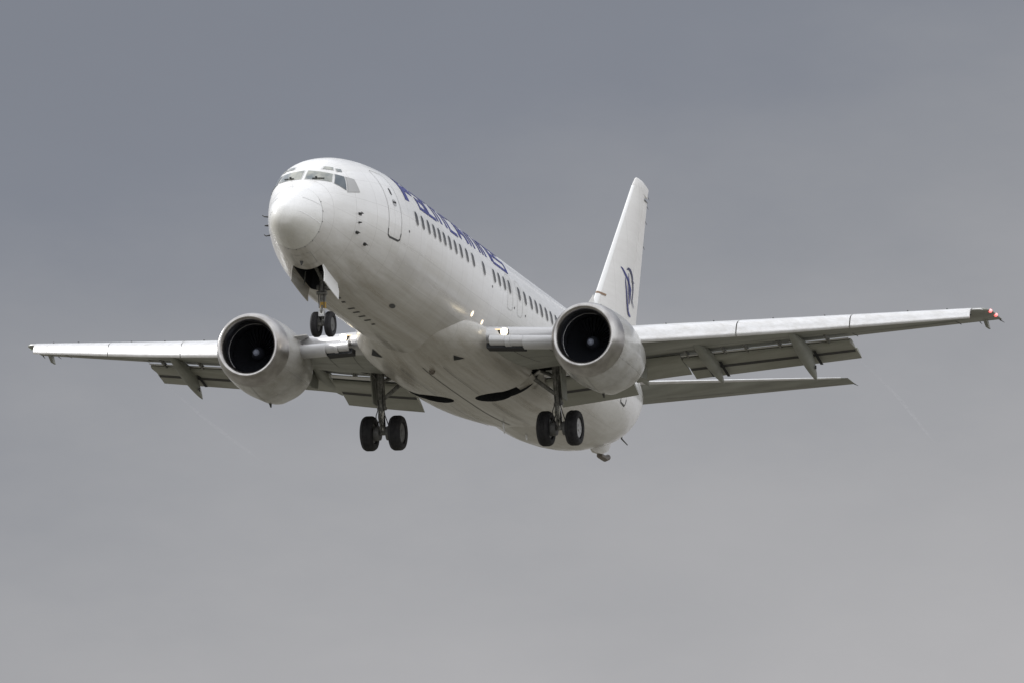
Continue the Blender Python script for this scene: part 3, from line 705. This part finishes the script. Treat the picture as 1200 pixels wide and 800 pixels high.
    mb = MB(); mb.tube([(x, sg * 14.45, z - .02), (x + .32, sg * 14.5, z - .03)], [.02, .006], 6); mb.build('static_wick', M['antenna'], wing); mb = MB(); mb.tube([(xte(13.9), sg * 13.9, zl(13.9, sg) - .03), (xte(13.9) + .25, sg * 13.9, zl(13.9, sg) - .04)], [.015, .006], 6); mb.build('static_wick', M['antenna'], wing)
    mb = MB(); x = xle(14.25); z = zl(14.25, sg)
    nav = M['redlamp'] if sg < 0 else M['greenlamp']; core = M['redcore'] if sg < 0 else M['greenlamp']
    for xx, yy in (((x + .38, 14.47), (x + .95, 14.49)) if sg < 0 else ((x + .5, 14.42),)):
        mb = MB(); mb.lathe([(-.06, .001), (-.045, .04), (0, .058), (.05, .04), (.07, .001)], (xx, sg * yy, zl(14.4, sg) - .035), 'x', 14, 0); mb.lathe([(-.075, .001), (-.065, .022), (-.04, .001)], (xx, sg * yy, zl(14.4, sg) - .035), 'x', 10, 1)
        mb.build('navigation_light', [nav, core], wing)
    # dark joint between slat run and tip cap, bright tip edge
    rings = []
    for y, k in ((14.07, 1), (14.28, 1), (14.42, .6)):
        x0, z0 = xle(y), zl(y, sg); t = .05 * k; dx = 0 if y < 14.4 else .18
        rings.append([(x0 + dx - .02 + a, sg * y, z0 + b * k - .05) for a, b in ((.30, .062), (.12, .06), (.02, .045), (-.015, .02), (-.01, 0), (.02, .0), (.12, .03), (.30, .04))])
    MB().loft(rings).build('tip_edge', M['alu'], wing, 60)
    return wing
wings = {sg: halfship(sg) for sg in (-1, 1)}
def flex(o, sg):
    f = lambda y: y - sg * max(0, abs(y) - 6) ** 1.3 * (.030 if sg > 0 else -.004)
    m_ = o.data
    for v in m_.vertices: v.co.y = f(v.co.y)
    for c in o.children: flex(c, sg)
for sg in (-1, 1): flex(wings[sg], sg)

# ------------------------------------------------------------------ engines
def engine(sg):
    ex, ey, ez = 12.40, 4.86 * sg, -1.67
    # cowl profile: (dx, radius, flatten, drop)
    CP = [(.60, 1.03), (1.0, 1.065), (1.5, 1.09), (2.0, 1.085), (2.4, 1.05), (2.8, .985), (3.15, .91)]
    def ringc(dx, r, n=64, drop=0, low=1.):
        out_ = []
        for k in range(n):
            t = 2 * PI * k / n; c, s = math.cos(t), math.sin(t)
            # slightly flattened, pouched lower half with the gearbox bulge
            u = max(0, min(1, (dx - .3) / 1.6)); bl = 1 + low * (-.01 * u * max(0, -c) ** 3 + .065 * u * math.exp(-((PI - abs(t if t < PI else t - 2 * PI)) / .22) ** 2)) + .045 * u * abs(s) ** 4 * (1 if c < .2 else .3)
            out_.append((ex + dx, ey + r * s * bl, ez - drop + r * c * bl))
        return out_
    mb = MB()
    mb.loft([ringc(dx, r, drop=.03 * dx) for dx, r in CP], True, False, False)
    mb.loft([ringc(dx, r, drop=.03 * dx) for dx, r in ((3.15, .91), (3.14, .88), (2.7, .93))], True, False, False, 1)
    cowl = mb.build('engine', [M['cowl'], M['duct']], AIR, 40)
    cowl['label'] = 'port engine nearer the camera' if sg < 0 else 'starboard engine beyond the nose wheel'
    # lip
    mb = MB(); pr = [(.595, 1.034), (.42, 1.012), (.25, .975), (.12, .93), (.03, .88), (0, .84), (.015, .80), (.06, .76), (.15, .725), (.30, .705)]
    mb.loft([ringc(a, r, drop=.03 * a) for a, r in pr], True, False, False); mb.build('inlet_lip', M['lip'], cowl, 60)
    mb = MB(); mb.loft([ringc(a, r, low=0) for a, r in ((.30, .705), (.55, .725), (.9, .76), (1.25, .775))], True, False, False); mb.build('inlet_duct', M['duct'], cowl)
    mb = MB(); mb.loft([ringc(a, r, low=0) for a, r in ((.60, .732), (.603, .722), (.616, .722), (.619, .732))], True, False, False); mb.build('duct_seam', M['rim'], cowl)
    # fan
    mb = MB(); nb = 38
    for k in range(nb):
        t = 2 * PI * k / nb; vs = []
        for j in range(5):
            r = .16 + (.765 - .16) * j / 4; tw = .25 + .55 * j / 4; ch = .07 + .03 * j / 4
            for s2 in (-1, 1):
                da = s2 * ch * math.sin(tw) / r; dx = s2 * ch * math.cos(tw); vs.append((ex + 1.12 + dx, ey + r * math.sin(t + da), ez - .03 + r * math.cos(t + da)))
        mb.add(vs, [(2 * i, 2 * i + 1, 2 * i + 3, 2 * i + 2) for i in range(4)])
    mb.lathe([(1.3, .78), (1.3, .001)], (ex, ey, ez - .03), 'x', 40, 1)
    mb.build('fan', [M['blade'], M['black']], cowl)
    mb = MB(); mb.lathe([(.82, .095), (.90, .155), (1.0, .185), (1.15, .20)], (ex, ey, ez - .03), 'x', 32); mb.lathe([(.75, .001), (.765, .05), (.79, .08), (.82, .095)], (ex, ey, ez - .03), 'x', 32, 1)
    mb.build('spinner', [M['spin'], M['spinw']], cowl)
    # core cowl and plug
    mb = MB(); mb.lathe([(2.5, .74), (3.1, .66), (3.9, .50), (4.2, .42), (4.2, .38), (3.8, .40)], (ex, ey, ez - .08), 'x', 40); mb.lathe([(3.8, .28), (4.25, .22), (4.8, .02)], (ex, ey, ez - .08), 'x', 32, 1)
    mb.build('core_nozzle', [M['exhaust'], M['exhaust']], cowl)
    # pylon
    rings = []
    for x, zb_, zt_, hw in ((13.6, -.70, -.58, .03), (13.9, -.9, -.50, .14), (14.6, -1.0, -.62, .19), (15.3, -1.2, -.90, .20), (16.5, -1.55, -1.0, .19), (18.0, -1.75, -1.15, .15), (19.0, -1.60, -1.2, .04)):
        rings.append([(x, ey + a * hw, zb_ + (zt_ - zb_) * b) for a, b in ((-1, 0), (-1, .7), (-.6, 1), (.6, 1), (1, .7), (1, 0))])
    MB().loft(rings).build('pylon', M['wing'], cowl, 40)
    # vortex strake on the inboard shoulder
    inb = -sg; a = math.radians(64)
    base = lambda dx, r: Vector((ex + dx, ey + inb * r * math.sin(a), ez + r * math.cos(a)))
    mb = MB(); q = [base(1.2, 1.07), base(2.0, 1.08), base(2.0, 1.32), base(1.6, 1.36)]; mb.slab(q, .03); mb.build('strake', M['cowl'], cowl)
    # latch line along the keel, split lines and small fittings
    mb = MB()
    for dx0 in (.60, 1.75):
        r = pchip([p[0] for p in CP], [p[1] for p in CP], dx0) + .004
        mb.loft([ringc(dx0 + e, r, drop=.03 * dx0) for e in (-.006, .008)], True, False, False)
    for tt in (math.radians(180 - 3), math.radians(118), math.radians(-118)):
        vs = []
        for dx in np.linspace(.62, 2.95, 24):
            r = pchip([p[0] for p in CP], [p[1] for p in CP], dx) + .004; rg = []
            for t in (tt - .008, tt + .008):
                c, s = math.cos(t), math.sin(t); u = max(0, min(1, (dx - .3) / 1.6)); bl = 1 - .01 * u * max(0, -c) ** 3 + .065 * u * math.exp(-((PI - abs(tt)) / .22) ** 2) + .045 * u * abs(s) ** 4 * (1 if c < .2 else .3)
                vs.append((ex + dx, ey + r * s * bl, ez - .03 * dx + r * c * bl))
        mb.add(vs, [(2 * i, 2 * i + 1, 2 * i + 3, 2 * i + 2) for i in range(23)])
    mb.build('cowl_seam', M['seam'], cowl)
    mb = MB(); mb.tube([(ex + 2.4, ey + .05, ez - 1.14), (ex + 2.5, ey + .05, ez - 1.26)], [.05, .02], 8); mb.build('drain_mast', M['antenna'], cowl)
    return cowl
for sg in (-1, 1): engine(sg)

# ------------------------------------------------------------------ fin, rudder, emblem, tailplanes
def fsec(z, xl, xt, t, u0=0., u1=1.):
    c = xt - xl; pr = [(0, 0), (.01, .18), (.04, .36), (.12, .66), (.3, 1), (.5, .92), (.75, .5), (1, .03)]
    pr = [(u, v) for u, v in pr]
    us = np.unique(np.concatenate([np.linspace(u0, u1, 9), [p[0] for p in pr if u0 < p[0] < u1]])) if (u0, u1) != (0, 1) else np.array([p[0] for p in pr])
    th = lambda u: float(np.interp(u, [p[0] for p in pr], [p[1] for p in pr])) * t / 2
    a = [(xl + u * c, th(u), z) for u in us]; b = [(xl + u * c, -th(u), z) for u in us[::-1]]
    return a + b
def fx0(z): return 30.39 + (z - 3.09) * .898
def fx1(z): return 35.09 + (z - 3.41) * .235
FZ = np.linspace(1.2, 7.55, 12); RZ = [z for z in np.linspace(2.15, 7.3, 12)]
tf = lambda z: .52 - .045 * (z - 1.2)
def xr(z): return fx0(z) + (fx1(z) - fx0(z)) * .70
mb = MB(); rings = [fsec(z, fx0(z), xr(z) if 2.1 < z < 7.32 else xr(z), tf(z), 0, .70001) if False else [(min(p[0], xr(z)), p[1], p[2]) for p in fsec(z, fx0(z), fx1(z), tf(z))] for z in FZ]
mb.loft(rings, cap1=True)
fin = mb.build('fin', M['fin'], AIR, 40)
mb = MB()   # rounded cap running over fin and rudder
caps = []
for z, k, dx in ((7.42, 1, 0), (7.60, 1, .0), (7.75, .8, .02), (7.82, .4, .08)):
    caps.append([(p[0] + dx * (1 - (p[0] - fx0(z)) / 1.6), p[1] * k, z - (.0 if k > .9 else .10 * ((p[0] - fx0(z)) / 1.6) ** 2)) for p in fsec(z, fx0(z), fx1(z), tf(z))])
mb.loft(caps); mb.build('fin_cap', M['fin'], fin, 60)
mb = MB(); rings = []
for z in RZ:
    c = fx1(z) - xr(z); s_ = tf(z) * .56; rings.append([(xr(z) + .025 + (c - .03) * u, v * s_ / 2, z) for u, v in ((0, .9), (.3, .75), (.6, .45), (1, .04), (1, -.04), (.6, -.45), (.3, -.75), (0, -.9))])
mb.loft(rings); rud = mb.build('rudder', M['fin'], AIR, 40)
mb = MB()   # bright leading edge strip
rings = []
for z in np.linspace(2.4, 7.5, 14):
    a = fsec(z, fx0(z), fx1(z), tf(z)); f_ = [a[-3], a[-2], a[0], a[1], a[2]]
    rings.append([(p[0] - .014, p[1] * 1.05 + math.copysign(.004, p[1]), p[2]) for p in f_])
mb.loft(rings, False, False, False); mb.build('leading_edge', M['finle'], fin, 60)
mb = MB(); rings = []
for z in (3.46, 3.53):
    a = fsec(z, fx0(z), fx1(z), tf(z)); f_ = [a[-4], a[-3], a[-2], a[0], a[1], a[2], a[3]]; rings.append([(p[0] - .024, p[1] * 1.1, p[2]) for p in f_])
mb.loft(rings, False, False, False); mb.build('leading_edge_stain', M['bronze'], fin)
mb = MB(); rings = []   # dorsal fillet
for x, h, hw in ((25.5, .0, .05), (27, .16, .10), (28.5, .45, .15), (29.6, .95, .18), (30.4, 1.5, .18)):
    rings.append([(x, -hw, 1.70), (x, -hw * .5, 1.82 + h * .6), (x, 0, 1.86 + h), (x, hw * .5, 1.82 + h * .6), (x, hw, 1.70)])
mb.loft(rings); mb.build('dorsal_fin', M['fin'], fin, 60)
for z in (7.2, 6.7, 5.9, 7.5):
    mb = MB(); mb.tube([(fx1(z) - .02, 0, z), (fx1(z) + .20, 0, z - .06)], [.010, .004], 6); mb.build('static_wick', M['antenna'], rud)
mb = MB(); z = 7.28; mb.add([(xr(z) + d, -sy * .0 - tf(z) * .30 - .01, z + e) for d, e, sy in ((-.04, -.02, 1), (.50, -.02, 1), (.50, .01, 1), (-.04, .025, 1))], [(0, 1, 2, 3)])
mb.v = [(x, y * (1 if i in (0, 3) else .45), z_) for i, (x, y, z_) in enumerate(mb.v)]
mb.build('rudder_gap', M['darkseam'], fin)
EM = {'A': ([(32.68, 4.66), (32.97, 4.58), (33.51, 4.41), (33.86, 4.27), (34.03, 4.15), (34.01, 3.96), (33.86, 3.73)], .12, 0), 'B': ([(33.17, 4.43), (33.24, 4.22), (33.41, 3.94), (33.68, 3.59), (33.88, 3.47), (34.11, 3.42)], .14, 0),
 'C': ([(33.31, 4.69), (33.52, 4.76), (33.81, 4.75), (34.11, 4.63), (34.27, 4.49), (34.33, 4.29), (34.29, 4.05), (34.18, 3.82)], .11, 1), 'D': ([(33.53, 4.64), (33.65, 4.41), (33.86, 4.19), (33.97, 4.01)], .10, 0),
 'E': ([(34.07, 4.52), (34.43, 4.5)], .05, 1), 'F': ([(34.12, 4.04), (34.3, 3.87), (34.53, 3.75)], .05, 1), 'G': ([(33.51, 4.41), (33.63, 4.15), (33.79, 3.92), (33.88, 3.74)], .12, 0)}
def finy(x, z):
    c = fx1(z) - fx0(z); u = (x - fx0(z)) / c
    if x > xr(z) - .02:
        q = (x - xr(z)) / (fx1(z) - xr(z)); return float(np.interp(q, [0, .3, .6, 1], [.9, .75, .45, .04])) * tf(z) * .28 + .014
    return float(np.interp(u, [0, .01, .04, .12, .3, .5, .75, 1], [0, .18, .36, .66, 1, .92, .5, .03])) * tf(z) / 2 + .008
for side in (-1, 1):
    mb = MB()
    for kk, (pts, wd, mi) in EM.items():
        ts = np.linspace(0, len(pts) - 1, 6 * len(pts)); X = [float(pchip(range(len(pts)), [p[0] for p in pts], t)) for t in ts]; Z = [float(pchip(range(len(pts)), [p[1] for p in pts], t)) for t in ts]; vs = []
        for i in range(len(ts)):
            a, b = max(i - 1, 0), min(i + 1, len(ts) - 1); d = Vector((X[b] - X[a], 0, Z[b] - Z[a])).normalized(); n_ = Vector((-d.z, 0, d.x))
            ww = wd * .56 * (math.sin(PI * (i + .5) / len(ts)) ** .6)
            for s2 in (1, -1):
                x, z = X[i] + n_.x * ww * s2, Z[i] + n_.z * ww * s2; vs.append((x, side * (finy(x, z) + .002 * (ord(kk) - 64)), z))
        mb.add(vs, [(2 * i, 2 * i + 1, 2 * i + 3, 2 * i + 2) for i in range(len(ts) - 1)], mi)
    mb.build('tail_emblem', [M['blue'], M['navy']], fin)
def tailplane(sg):
    zh = lambda y: .92 + .130 * y
    x0 = lambda y: 32.05 + .675 * (y - .8); x1 = lambda y: 35.15 + .285 * (y - .8)
    AFH = [(0, 0), (.01, .2), (.05, .45), (.15, .8), (.35, 1), (.6, .75), (.8, .4), (1, .03)]
    mb = MB(); rings = []
    for y in [.3, 1, 2, 3, 4, 5, 6, 6.25, 6.38]:
        c = x1(y) - x0(y); t = .1 * c * (1 if y < 6.2 else .5 if y < 6.3 else .15)
        up = [(x0(y) + u * c, sg * y, zh(y) + v * t / 2) for u, v in AFH]; lo = [(x0(y) + u * c, sg * y, zh(y) - v * t / 2) for u, v in AFH[::-1]]; rings.append(up + lo)
    mb.loft(rings); tp = mb.build('tailplane', M['wing'], AIR, 40)
    mb = MB(); rings = []
    for y in np.linspace(.9, 6.2, 10):
        c = x1(y) - x0(y); t = .1 * c; pr = [(.13, .76), (.05, .45), (.01, .2), (0, 0), (.01, -.2), (.03, -.34)]
        rings.append([(x0(y) + u * c - .014, sg * y, zh(y) + v * t / 2 + math.copysign(.008, v)) for u, v in pr])
    mb.loft(rings, False, False, False); mb.build('leading_edge', M['alu'], tp, 60)
    mb = MB(); vs = []
    for y in np.linspace(1.2, 6.1, 12):
        c = x1(y) - x0(y)
        for u in (.695, .71): vs.append((x0(y) + u * c, sg * y, zh(y) - float(np.interp(u, [p[0] for p in AFH], [p[1] for p in AFH])) * .05 * c - .006))
    mb.add(vs, [(2 * i, 2 * i + 1, 2 * i + 3, 2 * i + 2) for i in range(11)]); mb.build('elevator_gap', M['darkseam'], tp)
    mb = MB(); mb.tube([(x1(6.35) - .05, sg * 6.36, zh(6.36)), (x1(6.35) + .28, sg * 6.40, zh(6.36))], [.02, .006], 6); mb.build('static_wick', M['antenna'], tp)
    return tp
for sg in (-1, 1): tailplane(sg)

# ------------------------------------------------------------------ landing gear
def wheel(parent, c, r, wd, hub_out, hubm):
    cx, cy, cz = c; h = wd / 2
    pr = [(-h * .55, r * .56), (-h * .85, r * .62), (-h, r * .78), (-h * .88, r * .91), (-h * .60, r * .98)]
    for g_ in (-.35, -.12, .12, .35):   # tread grooves
        pr += [(h * (g_ - .04), r), (h * (g_ - .03), r * .975), (h * (g_ + .03), r * .975), (h * (g_ + .04), r)]
    pr += [(h * .60, r * .98), (h * .88, r * .91), (h, r * .78), (h * .85, r * .62), (h * .55, r * .56)]
    mb = MB(); mb.lathe(pr, c, 'y', 48, close=True); mb.build('tyre', M['rubber'], parent, 40)
    mb = MB(); s2 = hub_out
    mb.lathe([(-h * .6, r * .56), (h * .6, r * .56)], c, 'y', 40, close=False)
    prh = [(h * .62, r * .565), (h * .70, r * .54), (h * .55, r * .46), (h * .50, r * .30), (h * .62, r * .22), (h * .78, r * .16), (h * .80, .001)]
    mb.lathe([(a * s2, q) for a, q in prh], c, 'y', 40, 0)
    for k in range(9):
        t = 2 * PI * k / 9; mb.lathe([(s2 * h * .5, r * .055), (s2 * h * .57, r * .05), (s2 * h * .575, .001)], (cx + r * .38 * math.cos(t), cy, cz + r * .38 * math.sin(t)), 'y', 8, 1)
    mb.build('wheel_rim', [hubm, M['black']], parent, 30)
def main_gear(sg):
    ax = Vector((18.24, 2.60 * sg, -3.09)); top = Vector((17.62, 2.60 * sg, -1.35)); d = ax - top
    mb = MB()
    mb.tube([top, top + d * .62], [.125, .115], 20); mb.tube([top + d * .60, top + d * .64], .14, 20); mb.tube([top + d * .62, top + d * .97], .075, 16, 1)
    mb.tube([ax + Vector((0, -.42, 0)), ax + Vector((0, .42, 0))], .06, 14); mb.tube([ax - d * .05, ax + Vector((0, 0, -.03))], [.10, .11], 14)
    # torque links ahead of the leg
    k1, k2 = top + d * .60, top + d * .95; km = (k1 + k2) / 2 + Vector((-.30, 0, -.02))
    for y in (-.05, .05):
        o_ = Vector((0, y, 0)); mb.tube([k1 + o_ + Vector((-.08, 0, 0)), km + o_ * .4], [.035, .028], 8); mb.tube([km + o_ * .4, k2 + o_ + Vector((-.06, 0, 0))], [.028, .035], 8)
    gear = mb.build('main_gear', [M['gear'], M['chrome']], AIR, 40)
    gear['label'] = 'port main wheels under the near wing' if sg < 0 else 'starboard main wheels under the far wing'
    mb = MB()   # side brace, walking beam and drag fittings going inboard
    mb.tube([top + d * .50, Vector((17.75, 1.95 * sg, -1.75)), Vector((17.6, 1.35 * sg, -1.55))], [.055, .065, .06], 10)
    mb.tube([Vector((17.45, 2.9 * sg, -1.42)), top + d * .22, Vector((17.9, 2.0 * sg, -1.45))], [.05, .06, .05], 10)
    mb.tube([top + d * .1 + Vector((-.12, 0, 0)), top + d * .5 + Vector((-.16, .02, 0))], .045, 8)
    mb.build('side_brace', M['gear'], gear)
    mb = MB()
    for q in ((-.11, .06), (-.10, -.07), (.10, .08)):
        pts = [top + d * t + Vector((q[0] + .03 * math.sin(9 * t), q[1], 0)) for t in np.linspace(.05, .62, 8)] + [top + d * .75 + Vector((q[0] * 2.2, q[1] * 2, 0)), top + d * .92 + Vector((q[0] * 1.2, q[1] * 3, 0))]
        mb.tube(pts, .014, 6)
    mb.build('brake_hose', M['hose'], gear)
    mb = MB()
    for s2 in (-1, 1): mb.lathe([(s2 * .10, .20), (s2 * .26, .22)], tuple(ax), 'y', 24)
    mb.build('brake', M['rimdark'], gear)
    # leg door fixed outboard of the strut and the small inner door panel by the fairing
    o_ = sg * .19; mb = MB(); a = top + d * .02; b = top + d * .56
    mb.slab([a + Vector((-.30, o_, 0)), a + Vector((.30, o_, 0)), b + Vector((.22, o_, 0)), b + Vector((-.24, o_, 0))], .03); mb.build('leg_door', M['wing'], gear)
    mb = MB(); mb.slab([(17.35, 1.52 * sg, -2.02), (17.95, 1.52 * sg, -2.02), (17.98, 1.98 * sg, -1.78), (17.38, 1.98 * sg, -1.66)], .05); mb.slab([(17.62, 1.55 * sg, -1.98), (18.2, 1.85 * sg, -1.95), (18.2, 2.1 * sg, -1.5), (17.7, 2.1 * sg, -1.5)], .04)
    mb.build('inner_door', M['fairing'], gear)
    wheel(gear, (ax.x, (2.60 - .415) * sg, ax.z), .50, .37, -sg, M['rimdark'])
    wheel(gear, (ax.x, (2.60 + .415) * sg, ax.z), .50, .37, sg, M['rim'] if sg < 0 else M['rimdark'])
for sg in (-1, 1): main_gear(sg)
ax = Vector((3.91, 0, -2.96)); top = Vector((3.70, 0, -1.55)); d = ax - top; mb = MB()
mb.tube([top, top + d * .62], [.095, .085], 18); mb.tube([top + d * .60, top + d * .97], .055, 14, 1); mb.tube([ax + Vector((0, -.22, 0)), ax + Vector((0, .22, 0))], .05, 12); mb.tube([ax - d * .08, ax], .075, 12)
mb.tube([top + d * .15 + Vector((-.1, 0, 0)), Vector((2.9, 0, -1.5))], .05, 10)
mb.tube([top + d * .30 + Vector((0, -.16, 0)), top + d * .30 + Vector((0, .16, 0))], .07, 12); mb.tube([top + d * .42 + Vector((-.09, -.14, 0)), top + d * .42 + Vector((-.09, .14, 0))], .055, 10)
k1, k2 = top + d * .60, top + d * .93; km = (k1 + k2) / 2 + Vector((-.20, 0, 0)); mb.tube([k1, km, k2], [.035, .03, .035], 8)
ng = mb.build('nose_gear', [M['gear'], M['chrome']], AIR, 40)
mb = MB(); mb.tube([top + d * .58, top + d * .70], .088, 18); mb.build('tow_collar', M['yellow'], ng)
mb = MB(); p = top + d * .80 + Vector((-.13, 0, 0)); box(p.x - .03, p.x + .03, -.085, .085, p.z - .10, p.z + .12, 0, mb); mb.lathe([(-.04, .001), (-.035, .06), (-.02, .065)], (p.x, 0, p.z), 'x', 16, 1); mb.build('taxi_lamp', [M['rim'], M['surround']], ng)
mb = MB()
for y in (-.05, .06): mb.tube([top + d * .2 + Vector((-.1, y, 0)), top + d * .5 + Vector((-.13, y * 1.4, 0)), top + d * .8 + Vector((-.10, y * 1.2, 0))], .012, 6)
mb.build('hose', M['hose'], ng)
for s2 in (-1, 1): wheel(ng, (ax.x, .195 * s2, ax.z), .345, .20, s2, M['rimdark'])
for s2 in (-1, 1):   # bay doors hanging open; port one coloured whiter to imitate light falling on it
    rings = []; x_end, drop, sp = (3.66, .46, .05) if s2 < 0 else (3.90, .40, .03)
    for x in np.linspace(2.34, x_end, 10):
        zt_ = fpt(x, fthy(x, .39)).z + .03
        rings.append([(x, s2 * (.41 + o_), z_) for o_, z_ in ((0, zt_), (.035, zt_), (.035 + sp, zt_ - drop * .5), (.03 + sp, zt_ - drop), (.005 + sp, zt_ - drop), (.005 + sp, zt_ - drop * .5))])
    dd = MB().loft(rings).build('gear_door', M['fairing'] if s2 > 0 else M['finle'], AIR, 40)
    mb = MB(); mb.tube([(3.3, s2 * .36, -1.62), (3.4, s2 * .42, fpt(3.4, PI).z - .02)], .02, 8); mb.build('door_rod', M['gear'], dd)
mb = MB()   # ribs and pipes inside the bay
for x in (2.55, 2.95, 3.35): box(x, x + .05, -.39, .39, -1.32, -1.20, 0, mb)
mb.tube([(2.35, .2, -1.4), (3.9, .22, -1.45)], .03, 8); mb.tube([(2.35, -.22, -1.5), (3.9, -.2, -1.5)], .025, 8); mb.build('bay_structure', M['gear'], fus)

# ------------------------------------------------------------------ faint vapour trailing from the flap ends
vm = bpy.data.materials.new('thin_vapour'); vm.use_nodes = True; t_ = vm.node_tree; t_.nodes.clear()
o_ = t_.nodes.new('ShaderNodeOutputMaterial'); vs_ = t_.nodes.new('ShaderNodeVolumePrincipled'); vs_.inputs['Density'].default_value = .16; vs_.inputs['Color'].default_value = (.97, .97, .98, 1); t_.links.new(vs_.outputs[0], o_.inputs['Volume'])
for sg, lab in ((-1, 'faint white vapour thread trailing from the near flap end'), (1, 'faint white vapour thread trailing from the far flap end')):
    p0 = Vector((21.25, (10.45 if sg < 0 else 10.27) * sg, -.72)); pts = [p0 + Vector((1.6 * k, .10 * math.sin(k * .7) * sg, -.10 * k)) for k in range(0, 7)]
    mb = MB().tube(pts, [.02, .03, .045, .055, .06, .05, .01], 10)
    v = mb.build('vapour_trail', vm, None); v.matrix_world = AIR.matrix_world.copy(); v['label'] = lab; v['category'] = 'vapour trail'; v['kind'] = 'stuff'
